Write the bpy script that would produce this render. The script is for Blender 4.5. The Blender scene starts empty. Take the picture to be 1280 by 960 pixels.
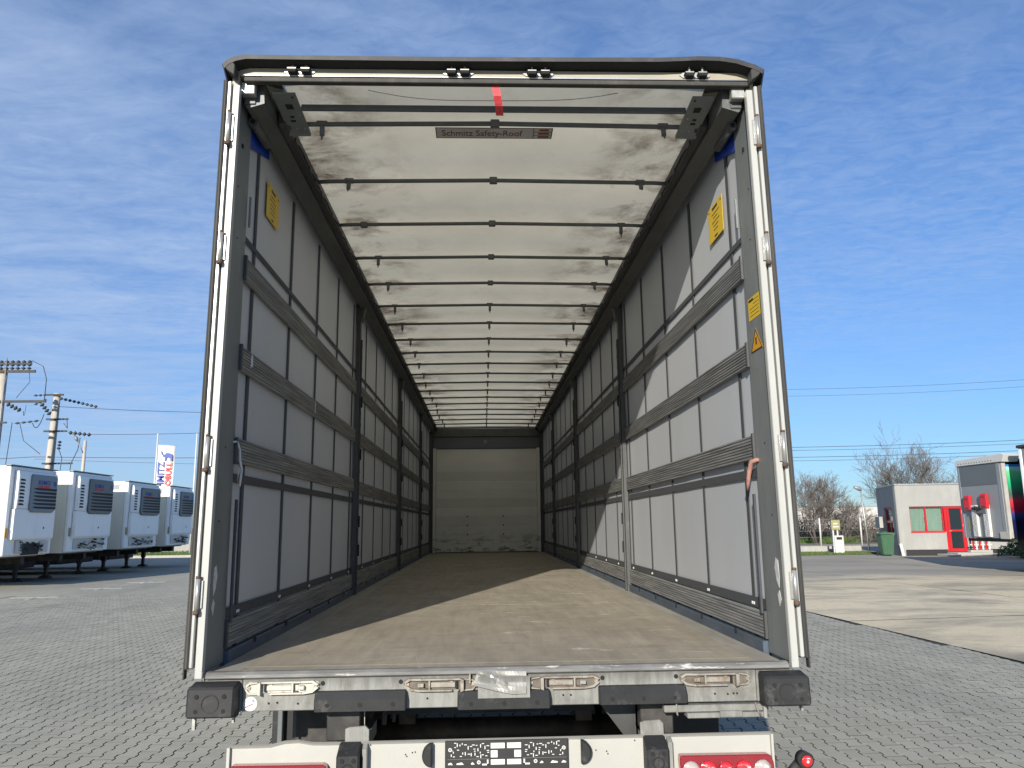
import bpy, bmesh, math, random
from mathutils import Vector, Matrix, noise as mnoise
import numpy as np
S = bpy.context.scene
COL = S.collection
R = math.radians
rnd = random.Random(7)

# ---------------------------------------------------------------- camera
cam = bpy.data.cameras.new('camera'); camo = bpy.data.objects.new('camera', cam); COL.objects.link(camo)
yaw, pitch, roll = 0.0385945, 0.1804021, -0.0120106
f = Vector((math.sin(yaw)*math.cos(pitch), math.cos(yaw)*math.cos(pitch), math.sin(pitch)))
r0 = Vector((math.cos(yaw), -math.sin(yaw), 0)); u0 = r0.cross(f)
rr = r0*math.cos(roll)+u0*math.sin(roll); uu = -r0*math.sin(roll)+u0*math.cos(roll)
m = Matrix((rr, uu, -f)).transposed().to_4x4(); m.translation = Vector((-0.0713, -3.4095, 1.792))
camo.matrix_world = m
cam.sensor_width = 36; cam.lens = 27.003; cam.clip_start = .05; cam.clip_end = 3000
S.camera = camo
CAMP = Vector((-0.0713, -3.4095, 1.792))

# ---------------------------------------------------------------- world, sun
SUN_DIR = Vector((-0.300, -1.0, 0.385)).normalized()
elev = math.asin(SUN_DIR.z); azim = math.atan2(SUN_DIR.x, SUN_DIR.y)
W = bpy.data.worlds.new('World'); S.world = W; W.use_nodes = True
nt = W.node_tree; nt.nodes.clear(); N = nt.nodes.new; L = nt.links.new
out = N('ShaderNodeOutputWorld'); bg = N('ShaderNodeBackground'); bg.inputs[1].default_value = .10
sky = N('ShaderNodeTexSky'); sky.sky_type = 'NISHITA'; sky.sun_disc = False
sky.sun_elevation = elev; sky.sun_rotation = azim % (2*math.pi); sky.altitude = 100; sky.air_density = 1.0; sky.dust_density = .25; sky.ozone_density = 2.5
tc = N('ShaderNodeTexCoord'); sep = N('ShaderNodeSeparateXYZ'); L(tc.outputs['Generated'], sep.inputs[0])
zz = N('ShaderNodeMath'); zz.operation = 'MAXIMUM'; zz.inputs[1].default_value = .06; L(sep.outputs[2], zz.inputs[0])
dv = N('ShaderNodeVectorMath'); dv.operation = 'DIVIDE'; cz = N('ShaderNodeCombineXYZ')
for i in range(3): L(zz.outputs[0], cz.inputs[i])
L(tc.outputs['Generated'], dv.inputs[0]); L(cz.outputs[0], dv.inputs[1])
def wn(scale, sc, rot, det=6, rough=.6, dist=.4):
    mp = N('ShaderNodeMapping'); mp.inputs['Scale'].default_value = sc; mp.inputs['Rotation'].default_value = (0, 0, R(rot)); L(dv.outputs[0], mp.inputs[0])
    n = N('ShaderNodeTexNoise'); n.inputs['Scale'].default_value = scale; n.inputs['Detail'].default_value = det; n.inputs['Roughness'].default_value = rough; n.inputs['Distortion'].default_value = dist
    L(mp.outputs[0], n.inputs['Vector']); return n.outputs[0]
def wm(op, a, b):
    x = N('ShaderNodeMath'); x.operation = op
    for i, v in enumerate((a, b)):
        if isinstance(v, (int, float)): x.inputs[i].default_value = v
        else: L(v, x.inputs[i])
    return x.outputs[0]
def wr(v, a, b, c=0, d=1):
    x = N('ShaderNodeMapRange'); x.inputs[1].default_value = a; x.inputs[2].default_value = b; x.inputs[3].default_value = c; x.inputs[4].default_value = d; L(v, x.inputs[0]); return x.outputs[0]
c1 = wr(wn(1.6, (1, 2.0, 1), 15, 7, .62, .6), .30, .80)
c2 = wr(wn(11.0, (1, 1.6, 1), 35, 5, .62, .8), .36, .78)
c3 = wr(wn(.35, (1, 1, 1), 0, 2, .5, 0), .38, .62)
veil = wr(sep.outputs[0], .35, -.5)          # the cirrus veil is thicker towards the west
mask = wm('MULTIPLY', wm('ADD', wm('MULTIPLY', c1, wm('ADD', wm('MULTIPLY', veil, .45), .25)), wm('MULTIPLY', wm('MULTIPLY', c2, c3), .30)), 1.0)
mask = wm('ADD', mask, wm('MULTIPLY', veil, .20))
mask = wm('MINIMUM', mask, .85)
mixc = N('ShaderNodeMix'); mixc.data_type = 'RGBA'; mixc.inputs[7].default_value = (2.95, 3.85, 5.5, 1)
tint = N('ShaderNodeMix'); tint.data_type = 'RGBA'; tint.blend_type = 'MULTIPLY'; tint.inputs[0].default_value = 1; tint.inputs[7].default_value = (.60, .80, 1.06, 1); L(sky.outputs[0], tint.inputs[6])
hz = N('ShaderNodeMix'); hz.data_type = 'RGBA'; hz.blend_type = 'MULTIPLY'; L(wr(sep.outputs[2], .0, .45, 1, 0), hz.inputs[0]); hz.inputs[7].default_value = (.62, .69, .76, 1); L(tint.outputs[2], hz.inputs[6])
L(mask, mixc.inputs[0]); L(hz.outputs[2], mixc.inputs[6]); L(mixc.outputs[2], bg.inputs[0]); L(bg.outputs[0], out.inputs[0])
sun = bpy.data.lights.new('sun', 'SUN'); sun.energy = 4.7; sun.angle = R(.53); sun.color = (1, .925, .81)
suno = bpy.data.objects.new('sun', sun); COL.objects.link(suno)
suno.rotation_euler = SUN_DIR.to_track_quat('Z', 'Y').to_euler()
S.view_settings.view_transform = 'Standard'; S.view_settings.look = 'None'; S.view_settings.exposure = 0.62; S.view_settings.gamma = 1
S.view_settings.use_curve_mapping = False
S.cycles.max_bounces = 10; S.cycles.diffuse_bounces = 6; S.cycles.transmission_bounces = 6

# ---------------------------------------------------------------- materials
class NT:
    def __init__(s, name):
        s.m = bpy.data.materials.new(name); s.m.use_nodes = True; s.t = s.m.node_tree; s.t.nodes.clear()
        s.out = s.n('ShaderNodeOutputMaterial'); s.b = s.n('ShaderNodeBsdfPrincipled'); s.l(s.b.outputs[0], s.out.inputs[0])
        s.tc = s.n('ShaderNodeTexCoord')
    def n(s, t): return s.t.nodes.new(t)
    def l(s, a, b): s.t.links.new(a, b)
    def noise(s, scale, sc=(1, 1, 1), det=5, rough=.6, dist=0, coord='Object'):
        mp = s.n('ShaderNodeMapping'); mp.inputs['Scale'].default_value = sc; s.l(s.tc.outputs[coord], mp.inputs[0])
        n = s.n('ShaderNodeTexNoise'); n.inputs['Scale'].default_value = scale; n.inputs['Detail'].default_value = det; n.inputs['Roughness'].default_value = rough; n.inputs['Distortion'].default_value = dist
        s.l(mp.outputs[0], n.inputs['Vector']); return n.outputs[0]
    def rng(s, v, a, b, c=0., d=1.):
        x = s.n('ShaderNodeMapRange'); x.inputs[1].default_value = a; x.inputs[2].default_value = b; x.inputs[3].default_value = c; x.inputs[4].default_value = d; s.l(v, x.inputs[0]); return x.outputs[0]
    def math(s, op, a, b=0.):
        x = s.n('ShaderNodeMath'); x.operation = op
        for i, v in enumerate((a, b)):
            if isinstance(v, (int, float)): x.inputs[i].default_value = v
            else: s.l(v, x.inputs[i])
        return x.outputs[0]
    def mix(s, fac, a, b, mode='MIX'):
        x = s.n('ShaderNodeMix'); x.data_type = 'RGBA'; x.blend_type = mode
        for i, v in ((0, fac), (6, a), (7, b)):
            if isinstance(v, (int, float)): x.inputs[i].default_value = v
            elif isinstance(v, tuple): x.inputs[i].default_value = (*v, 1) if len(v) == 3 else v
            else: s.l(v, x.inputs[i])
        return x.outputs[2]
    def col(s, v):
        if isinstance(v, tuple): s.b.inputs['Base Color'].default_value = (*v, 1)
        else: s.l(v, s.b.inputs['Base Color'])
    def bump(s, v, st=.3, dist=.01):
        x = s.n('ShaderNodeBump'); x.inputs['Strength'].default_value = st; x.inputs['Distance'].default_value = dist; s.l(v, x.inputs['Height']); s.l(x.outputs[0], s.b.inputs['Normal'])
    def sepxyz(s, coord='Object'):
        x = s.n('ShaderNodeSeparateXYZ'); s.l(s.tc.outputs[coord], x.inputs[0]); return x.outputs

def simple(name, c, rough=.6, metal=0., var=.25, scale=6., sc=(1, 1, 1), dirt=None, dsc=2.5, dth=(.5, .7), damt=.7, bump=.15, bscale=40, bd=.003, spec=.5):
    """base colour with a soft mottling, optional dirt colour in patches, fine bump"""
    t = NT(name); n = t.noise(scale, sc, 6, .65)
    dark = tuple(x*(1-var) for x in c); lite = tuple(min(1, x*(1+var)) for x in c)
    k = t.mix(t.rng(n, .3, .7), dark, lite)
    if dirt:
        d = t.rng(t.noise(dsc, sc, 8, .7, .3), dth[0], dth[1], 0, damt)
        k = t.mix(d, k, dirt)
    t.col(k); t.b.inputs['Roughness'].default_value = rough; t.b.inputs['Metallic'].default_value = metal; t.b.inputs['Specular IOR Level'].default_value = spec
    if bump: t.bump(t.noise(bscale, sc, 4), bump, bd)
    return t.m
M = {}
M['white_paint'] = simple('white_paint', (.50, .50, .48), .45, 0, .05, 3, (1, 1, .3), (.42, .40, .34), 5, (.62, .85), .5, .1, 30)
M['white_chip'] = simple('white_strip_paint', (.375, .38, .36), .4, 0, .06, 8, (2, 2, .5), (.22, .20, .17), 14, (.66, .72), .8, .1, 30)
M['bumper_white'] = simple('bumper_white', (.365, .365, .335), .5, 0, .06, 3, (1, 1, 1), (.45, .43, .35), 22, (.60, .8), .55, .12, 60)
M['header_beige'] = simple('header_beige', (.30, .282, .22), .5, 0, .12, 5, (1, 1, 3), (.22, .20, .15), 9, (.55, .75), .6)
M['sill_metal'] = simple('sill_metal', (.205, .207, .192), .55, .1, .28, 11, (1, 1, .28), (.085, .08, .072), 9, (.50, .76), .75, .15, 60)
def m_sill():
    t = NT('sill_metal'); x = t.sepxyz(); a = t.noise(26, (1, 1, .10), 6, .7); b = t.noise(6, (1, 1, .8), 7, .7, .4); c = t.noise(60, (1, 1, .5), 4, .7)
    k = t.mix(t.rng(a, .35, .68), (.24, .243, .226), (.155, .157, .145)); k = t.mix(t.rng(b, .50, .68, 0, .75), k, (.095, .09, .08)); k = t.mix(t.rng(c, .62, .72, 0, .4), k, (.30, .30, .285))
    top = t.rng(t.math('ADD', x[2], t.math('MULTIPLY', t.math('SUBTRACT', a, .5), .10)), -.075, -.035); k = t.mix(t.math('MULTIPLY', top, .75), k, (.085, .085, .08))  # dark band below the lip: grime plus the lip's shade, painted in
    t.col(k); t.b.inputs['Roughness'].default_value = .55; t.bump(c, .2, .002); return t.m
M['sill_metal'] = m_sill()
M['sill_lip'] = simple('sill_lip', (.15, .15, .145), .6, .1, .4, 9, (.5, 1, 3), (.62, .61, .56), 14, (.58, .66), .7, .25, 50)
M['latch_metal'] = simple('latch_metal', (.46, .445, .39), .5, .2, .15, 14, (1, 1, 1), (.22, .16, .10), 30, (.56, .72), .8, .2, 80)
M['latch_dirty'] = simple('latch_dirty', (.27, .255, .22), .6, .2, .2, 14, (1, 1, 1), (.17, .11, .07), 24, (.48, .62), .8, .2, 80)
M['latch_shadow'] = simple('latch_grimy_shaded', (.13, .115, .095), .7, .1, .3, 20, dirt=(.10, .055, .03), dsc=30, dth=(.5, .65))  # lock base: recess shade put into the colour, with brown dirt patches
M['bolt'] = simple('bolt_metal', (.45, .42, .36), .35, .7, .3, 60, dirt=(.12, .08, .05), dsc=80)
M['rust'] = simple('rusty_metal', (.09, .055, .035), .8, .1, .4, 60)
M['dark_hole'] = simple('dark_rubber_hole', (.012, .012, .013), .9, 0, .1)
M['rubber'] = simple('black_rubber', (.020, .021, .022), .62, 0, .22, 7, (1, 1, 1), (.13, .13, .13), 12, (.55, .8), .6, .25, 70, .002, .35)
M['seal'] = simple('seal_rubber', (.034, .033, .030), .7, 0, .2, 5, (1, 1, .2), (.11, .10, .09), 9, (.5, .8), .6)
M['canopy'] = simple('canopy_rubber', (.020, .021, .023), .6, 0, .12, 5, (1, 1, 1), (.12, .12, .12), 9, (.5, .8), .4)
M['post_grey'] = simple('post_grey_paint', (.165, .180, .178), .5, .1, .14, 4, (1, 1, .4), (.09, .095, .095), 7, (.50, .8), .5, .15, 30)
M['pillar_grey'] = simple('pillar_grey', (.065, .067, .067), .5, .3, .25, 7, (1, 1, .3), (.22, .20, .17), 18, (.62, .7), .6)
M['rail_grey'] = simple('rail_grey', (.10, .106, .106), .5, .3, .2, 5, (1, .3, 1), (.06, .06, .055), 9, (.5, .75), .6)
M['rail_dark'] = simple('rail_dark', (.05, .052, .055), .55, .3, .3, 6, (1, .3, 1), (.13, .12, .11), 12, (.6, .75), .6)
M['bow'] = simple('bow_steel', (.10, .108, .112), .45, .3, .2, 8, (1, 1, 1), (.18, .14, .10), 22, (.62, .72), .5)
M['galv'] = simple('galvanised', (.42, .42, .40), .45, .6, .25, 10, (1, 1, 1), (.25, .24, .22), 14, (.5, .7), .5)
M['blue_steel'] = simple('blue_grey_steel', (.07, .095, .13), .5, .2, .25, 6, (1, .4, 1), (.16, .16, .15), 9, (.5, .75), .6)
M['bright_trim'] = simple('bright_trim', (.9, .9, .88), .25, .9, .03, 8)
M['alu'] = simple('aluminium', (.42, .42, .405), .35, .6, .15, 8, (1, 1, .3))
M['chassis'] = simple('chassis_black', (.014, .014, .014), .6, 0, .3, 4, dirt=(.10, .09, .08), dsc=5, dth=(.45, .75), damt=.6)
M['tyre'] = simple('tyre_rubber', (.03, .03, .031), .85, 0, .2, 8, dirt=(.10, .09, .075), dsc=6, damt=.6)
M['strap'] = simple('webbing', (.052, .056, .062), .8, 0, .1, 20)
M['white_plain'] = simple('white_plastic', (.62, .62, .60), .5, 0, .03)
M['yellow'] = simple('yellow_film', (.62, .42, .02), .45, 0, .05, 8)
M['orange'] = simple('orange_film', (.60, .28, .01), .45, 0, .05, 8)
M['black_print'] = simple('black_print', (.02, .02, .02), .5, 0, .1)
M['dark_red_print'] = simple('dark_red_print', (.16, .035, .03), .6, 0, .1)
M['sticker_grey'] = simple('sticker_grey', (.42, .41, .39), .6, 0, .08, 8)
M['blue_print'] = simple('blue_print', (.02, .05, .30), .5, 0, .05)
M['red_print'] = simple('red_print', (.60, .03, .04), .5, 0, .05)
M['blue_pvc'] = simple('blue_pvc', (.006, .045, .36), .4, 0, .1, 5)
M['red_strap'] = simple('red_webbing', (.68, .06, .07), .7, 0, .2, 30, dirt=(.25, .03, .03), dsc=40)
M['pink_strap'] = simple('pink_frayed_rope', (.36, .19, .15), .8, 0, .25, 30, dirt=(.2, .10, .07), dsc=30)
M['silver_tape'] = simple('silver_sheet', (.27, .265, .245), .42, .25, .12, 5, (3, 1, .8), (.20, .195, .18), 7, (.5, .7), .6, .12, 9, .004)
M['tape_white'] = simple('old_tape', (.55, .55, .53), .6, 0, .3, 40)
M['concrete_pole'] = simple('concrete_pole', (.40, .37, .32), .85, 0, .15, 2, (1, 1, .4), (.25, .23, .2), 3)
M['grey_metal'] = simple('grey_metal', (.20, .21, .22), .5, .3, .15)
M['line_dark'] = simple('cable_dark', (.04, .045, .05), .6, 0, .1)
M['bark'] = simple('bark', (.075, .062, .055), .9, 0, .3, 3)
M['twig'] = simple('twig', (.125, .11, .10), .9, 0, .3, 1.5)
M['render_wall'] = simple('render_wall', (.285, .285, .27), .9, 0, .05, 2, (1, 1, .5), (.45, .44, .41), 1.2, (.5, .8), .4, .3, 60, .005)
M['red_frame'] = simple('red_frame', (.42, .015, .02), .35, 0, .08, 3)
M['curtain_cloth'] = simple('net_curtain', (.33, .37, .335), .9, 0, .2, 3, (14, 14, .3))
M['green_bin'] = simple('green_bin', (.035, .10, .05), .5, 0, .15, 3)
M['kerb'] = simple('kerb_concrete', (.33, .325, .30), .85, 0, .12, 4)
M['reefer_white'] = simple('reefer_front_white', (.88, .89, .88), .4, 0, .04, 1.5, (1, 1, .4), (.48, .48, .46), 3, (.55, .85), .5, .05, 20)
M['reefer_side'] = simple('reefer_side_cream', (.72, .71, .62), .5, 0, .04, 1.2, (1, 1, .4), (.52, .50, .44), 2.5, (.5, .85), .5, .05, 20)
M['grille_grey'] = simple('grille_grey', (.085, .10, .11), .4, 0, .06, 3)
M['slot_dark'] = simple('slot_dark', (.015, .015, .017), .7, 0, .1)
M['panel_grey'] = simple('panel_grey', (.22, .235, .245), .45, .1, .05, 2)
M['panel_dark'] = simple('panel_dark_grey', (.11, .125, .135), .5, .1, .06, 2)
M['red_box'] = simple('red_plastic', (.50, .015, .025), .35, 0, .05, 5)
M['spot_yellow'] = simple('faded_yellow', (.27, .26, .12), .6, 0, .1)
M['amber'] = simple('amber_paint', (.55, .30, .05), .6, 0, .1)
M['warehouse'] = simple('warehouse_wall', (.45, .44, .42), .8, 0, .03, .1)
M['asphalt'] = simple('asphalt', (.09, .09, .09), .9, 0, .15, 1)
M['leaf'] = simple('evergreen_leaf', (.05, .10, .035), .7, 0, .5, 2)
M['thicket_leaf'] = simple('dry_leaf', (.13, .105, .07), .85, 0, .45, 1)
M['rim'] = simple('wheel_rim', (.25, .25, .25), .5, .5, .2)
def glass(name, c=(.02, .03, .035)):
    t = NT(name); t.col(c); t.b.inputs['Roughness'].default_value = .04; t.b.inputs['Specular IOR Level'].default_value = .8; return t.m
M['glass_dark'] = glass('dark_glass')
def clear_glass():
    t = NT('window_glass'); g = t.n('ShaderNodeBsdfGlossy'); g.inputs['Roughness'].default_value = .03; tr = t.n('ShaderNodeBsdfTransparent'); tr.inputs[0].default_value = (.85, .92, .9, 1)
    mx = t.n('ShaderNodeMixShader'); fr = t.n('ShaderNodeFresnel'); fr.inputs[0].default_value = 1.5; t.l(fr.outputs[0], mx.inputs[0]); t.l(tr.outputs[0], mx.inputs[1]); t.l(g.outputs[0], mx.inputs[2]); t.l(mx.outputs[0], t.out.inputs[0]); return t.m
M['glass_clear'] = clear_glass()

def lens(name, c):
    t = NT(name); w = t.n('ShaderNodeTexWave'); w.inputs['Scale'].default_value = 60; w.wave_type = 'RINGS'; w.rings_direction = 'SPHERICAL'; t.l(t.tc.outputs['Object'], w.inputs[0])
    t.col(t.mix(w.outputs[1], tuple(x*.55 for x in c), c)); t.b.inputs['Roughness'].default_value = .12; t.b.inputs['Specular IOR Level'].default_value = .9
    t.b.inputs['Coat Weight'].default_value = .6; t.bump(w.outputs[1], .5, .004); return t.m
M['lens_red'] = lens('red_lens', (.75, .02, .03)); M['lens_dark_red'] = lens('dark_red_lens', (.30, .02, .025)); M['lens_clear'] = lens('clear_lens', (.50, .44, .40))

# slats: weathered grooved aluminium/wood
def m_slat():
    t = NT('weathered_slat'); n = t.noise(4, (1, .12, 2), 8, .7); n2 = t.noise(60, (1, .03, 1), 4, .7); n3 = t.noise(2.5, (1, .6, 1), 6, .7)
    k = t.mix(t.rng(n2, .35, .65), (.12, .123, .122), (.275, .28, .275))
    k = t.mix(t.rng(n, .50, .72, 0, .6), k, (.34, .335, .32)); k = t.mix(t.rng(n3, .58, .66, 0, .5), k, (.08, .076, .07))
    t.col(k); t.b.inputs['Roughness'].default_value = .65; t.b.inputs['Metallic'].default_value = .15; t.bump(n2, .3, .003); return t.m
M['slat'] = m_slat()

# curtain pvc: slightly translucent grey
def m_curtain():
    t = NT('curtain_pvc'); n = t.noise(1.2, (1, 1, .4), 5, .6); n2 = t.noise(9, (1, 1, 1), 6, .7)
    k = t.mix(t.rng(n, .3, .7), (.42, .44, .465), (.475, .495, .52)); k = t.mix(t.rng(n2, .6, .8, 0, .35), k, (.27, .27, .27))
    t.col(k); t.b.inputs['Roughness'].default_value = .42
    tl = t.n('ShaderNodeBsdfTranslucent'); tl.inputs[0].default_value = (.50, .54, .60, 1)
    mx = t.n('ShaderNodeMixShader'); mx.inputs[0].default_value = .012; t.l(t.b.outputs[0], mx.inputs[1]); t.l(tl.outputs[0], mx.inputs[2]); t.l(mx.outputs[0], t.out.inputs[0])
    t.bump(t.noise(150, (1, 1, 1), 2), .1, .001); return t.m
M['curtain'] = m_curtain()

def m_roof():
    t = NT('roof_tarpaulin'); x = t.sepxyz()
    n = t.noise(1.3, (1, 1, 1), 7, .65, .3); n2 = t.noise(5, (1, 1, 1), 7, .7); blot = t.noise(2.1, (1, 1.2, 1), 7, .66, .3); fine = t.noise(26, (1, 1, 1), 5, .7)
    k = t.mix(t.rng(n, .3, .7), (.64, .62, .54), (.76, .74, .66))
    k = t.mix(t.rng(n2, .56, .8, 0, .3), k, (.38, .33, .27))
    k = t.mix(t.rng(fine, .66, .74, 0, .25), k, (.30, .28, .25))
    ax = t.math('ABSOLUTE', x[0]); edge = t.rng(ax, .42, 1.0)                    # grime sits near the roof runners
    mk = t.math('MULTIPLY', t.rng(blot, .45, .60), t.math('ADD', t.math('MULTIPLY', edge, .95), .0))
    brk = t.rng(n2, .30, .60, .35, 1)
    k = t.mix(t.math('MULTIPLY', mk, brk), k, (.105, .070, .050))
    t.col(k); t.b.inputs['Roughness'].default_value = .55
    tl = t.n('ShaderNodeBsdfTranslucent'); t.l(t.mix(1., k, (1., .93, .78), 'MULTIPLY'), tl.inputs[0])
    mx = t.n('ShaderNodeMixShader'); mx.inputs[0].default_value = .46; t.l(t.b.outputs[0], mx.inputs[1]); t.l(tl.outputs[0], mx.inputs[2]); t.l(mx.outputs[0], t.out.inputs[0])
    t.bump(t.noise(7, (1, .4, 1), 4), .35, .012); return t.m
M['roof'] = m_roof()

def m_floor():
    t = NT('plywood_deck'); x = t.sepxyz(); n = t.noise(1.6, (1, .7, 1), 7, .65, .3); g = t.noise(16, (1, .10, 1), 7, .7, .3); g2 = t.noise(7, (.25, 1, 1), 7, .72, .6); mid = t.noise(5, (1, .7, 1), 8, .72, .4)
    k = t.mix(t.rng(n, .3, .7), (.245, .215, .165), (.37, .33, .26)); k = t.mix(t.rng(g, .36, .70, 0, .6), k, (.16, .140, .11))
    k = t.mix(t.rng(mid, .44, .72, 0, .55), k, (.36, .325, .26))
    k = t.mix(t.rng(g2, .54, .70, 0, .55), k, (.13, .115, .09))
    sc = t.noise(3.4, (1, 2.3, 1), 9, .76, .5); big = t.noise(1.1, (1, 1, 1), 2)
    area = t.math('MULTIPLY', t.math('MULTIPLY', t.rng(x[0], -.25, .2), t.rng(x[0], 1.1, .8)), t.rng(x[1], 4.6, 3.4))
    k = t.mix(t.math('MULTIPLY', t.rng(sc, .585, .65, 0, .8), area), k, (.68, .65, .57))
    w = t.n('ShaderNodeTexVoronoi'); w.feature = 'DISTANCE_TO_EDGE'; w.inputs['Scale'].default_value = 2.1; mp = t.n('ShaderNodeMapping'); mp.inputs['Scale'].default_value = (1, .35, 1); mp.inputs['Rotation'].default_value = (0, 0, .5)
    t.l(t.tc.outputs['Object'], mp.inputs[0]); t.l(mp.outputs[0], w.inputs['Vector'])
    k = t.mix(t.math('MULTIPLY', t.rng(w.outputs[0], .0, .006, .5, 0), t.rng(n, .45, .6)), k, (.42, .37, .30))
    t.col(k); t.b.inputs['Roughness'].default_value = .72; t.bump(g, .25, .003); return t.m
M['floor'] = m_floor()

def m_front():
    t = NT('bulkhead_planks'); x = t.sepxyz(); n = t.noise(1.2, (1, 1, 1.5), 6, .6); n2 = t.noise(5.5, (.7, 1, 1.8), 8, .75, .4)
    k = t.mix(t.rng(n, .3, .7), (.70, .69, .63), (.82, .81, .74)); low = t.rng(x[2], .05, .50, 1, 0)
    k = t.mix(t.math('MULTIPLY', t.rng(n2, .50, .58), low), k, (.07, .06, .05)); k = t.mix(t.rng(n2, .62, .8, 0, .4), k, (.22, .20, .18))
    oi = t.n('ShaderNodeObjectInfo'); k = t.mix(t.rng(oi.outputs['Random'], 0, 1, 0, .35), k, (.42, .42, .38)); t.col(k); t.b.inputs['Roughness'].default_value = .5; return t.m
M['front'] = m_front()

def m_paver(name, far=False):
    t = NT(name); geo = t.n('ShaderNodeNewGeometry'); oi = t.n('ShaderNodeObjectInfo')
    if not far:
        h = t.math('FRACT', t.math('ADD', geo.outputs['Random Per Island'], t.math('MULTIPLY', oi.outputs['Random'], 7.31)))
    else:
        br = t.n('ShaderNodeTexBrick'); br.inputs['Scale'].default_value = 1; br.inputs['Brick Width'].default_value = .2; br.inputs['Row Height'].default_value = .14; br.inputs['Mortar Size'].default_value = .004
        br.inputs['Color1'].default_value = (.15, .15, .15, 1); br.inputs['Color2'].default_value = (.85, .85, .85, 1); br.offset = .5; br.inputs['Mortar'].default_value = (.5, .5, .5, 1)
        mp = t.n('ShaderNodeMapping'); mp.inputs['Rotation'].default_value = (0, 0, R(90)); t.l(geo.outputs['Position'], mp.inputs[0]); t.l(mp.outputs[0], br.inputs['Vector']); h = br.outputs['Color']
    def wn(scale, det=5, rg=.6, sc=(1, 1, 1)):
        mp = t.n('ShaderNodeMapping'); mp.inputs['Scale'].default_value = sc; t.l(geo.outputs['Position'], mp.inputs[0])
        n = t.n('ShaderNodeTexNoise'); n.inputs['Scale'].default_value = scale; n.inputs['Detail'].default_value = det; n.inputs['Roughness'].default_value = rg; t.l(mp.outputs[0], n.inputs['Vector']); return n.outputs[0]
    k = t.mix(h, (.35, .335, .265), (.415, .40, .325))
    k = t.mix(t.rng(wn(.5, 6, .6, (1, .6, 1)), .38, .66, 0, .55), k, (.26, .255, .225)); k = t.mix(t.rng(wn(2.2), .55, .8, 0, .4), k, (.36, .35, .31))
    k = t.mix(t.rng(wn(160, 3), .35, .75, 0, .45), k, (.17, .17, .165)); k = t.mix(t.rng(wn(.8, 7, .7, (1, .35, 1)), .54, .70, 0, .5), k, (.17, .168, .15)); k = t.mix(t.rng(wn(7, 5, .7), .66, .74, 0, .4), k, (.16, .17, .11))
    if far: k = t.mix(t.math('MULTIPLY', br.outputs['Fac'], .75), k, (.07, .07, .065)); t.bump(t.math('SUBTRACT', 1., br.outputs['Fac']), .5, .006)
    else: t.bump(wn(140, 3), .25, .002)
    t.col(k); t.b.inputs['Roughness'].default_value = .88; t.b.inputs['Specular IOR Level'].default_value = .3; return t.m
M['paver'] = m_paver('paver_concrete'); M['paver_far'] = m_paver('paver_concrete_far', True)
M['joint'] = simple('joint_sand', (.022, .022, .020), .95, 0, .3, 9, dirt=(.05, .06, .03), dsc=3, damt=.5)

def m_concrete():
    t = NT('old_concrete'); geo = t.n('ShaderNodeNewGeometry')
    def wn(scale, det=6, rg=.65, sc=(1, 1, 1), dist=0):
        mp = t.n('ShaderNodeMapping'); mp.inputs['Scale'].default_value = sc; t.l(geo.outputs['Position'], mp.inputs[0])
        n = t.n('ShaderNodeTexNoise'); n.inputs['Scale'].default_value = scale; n.inputs['Detail'].default_value = det; n.inputs['Roughness'].default_value = rg; n.inputs['Distortion'].default_value = dist; t.l(mp.outputs[0], n.inputs['Vector']); return n.outputs[0]
    oi = t.n('ShaderNodeObjectInfo')
    k = t.mix(oi.outputs['Random'], (.58, .50, .34), (.66, .57, .40))
    k = t.mix(t.rng(wn(.45, 7, .65, (.55, 1, 1), .3), .47, .66, 0, .8), k, (.165, .155, .135)); k = t.mix(t.rng(wn(.18, 5, .6, (.4, 1, 1)), .52, .64, 0, .7), k, (.15, .145, .13))
    k = t.mix(t.rng(wn(6, 6, .75), .52, .72, 0, .45), k, (.20, .18, .15)); k = t.mix(t.rng(wn(45, 4), .4, .7, 0, .4), k, (.22, .20, .17))
    k = t.mix(t.rng(wn(.9, 5, .7), .62, .76, 0, .22), k, (.46, .43, .36))
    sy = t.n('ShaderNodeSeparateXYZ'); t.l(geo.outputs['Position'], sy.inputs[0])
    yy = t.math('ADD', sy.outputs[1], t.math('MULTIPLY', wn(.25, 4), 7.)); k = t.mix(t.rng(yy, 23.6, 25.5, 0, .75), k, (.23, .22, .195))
    t.col(k); t.b.inputs['Roughness'].default_value = .9; t.b.inputs['Specular IOR Level'].default_value = .3; t.bump(wn(30, 5), .3, .006); return t.m
M['concrete'] = m_concrete()

def m_ground():
    t = NT('open_ground'); n = t.noise(.08, (1, 1, 1), 6); n2 = t.noise(2, (1, 1, 1), 6)
    t.col(t.mix(t.rng(n, .4, .6), t.mix(n2, (.05, .075, .025), (.12, .13, .05)), (.13, .12, .09))); t.b.inputs['Roughness'].default_value = .95; return t.m
M['ground'] = m_ground()
M['chassis_mid'] = simple('weathered_steel', (.05, .045, .04), .8, 0, .3, 5)
M['grass'] = simple('grass_blade', (.075, .12, .03), .8, 0, .4, 2)

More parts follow.
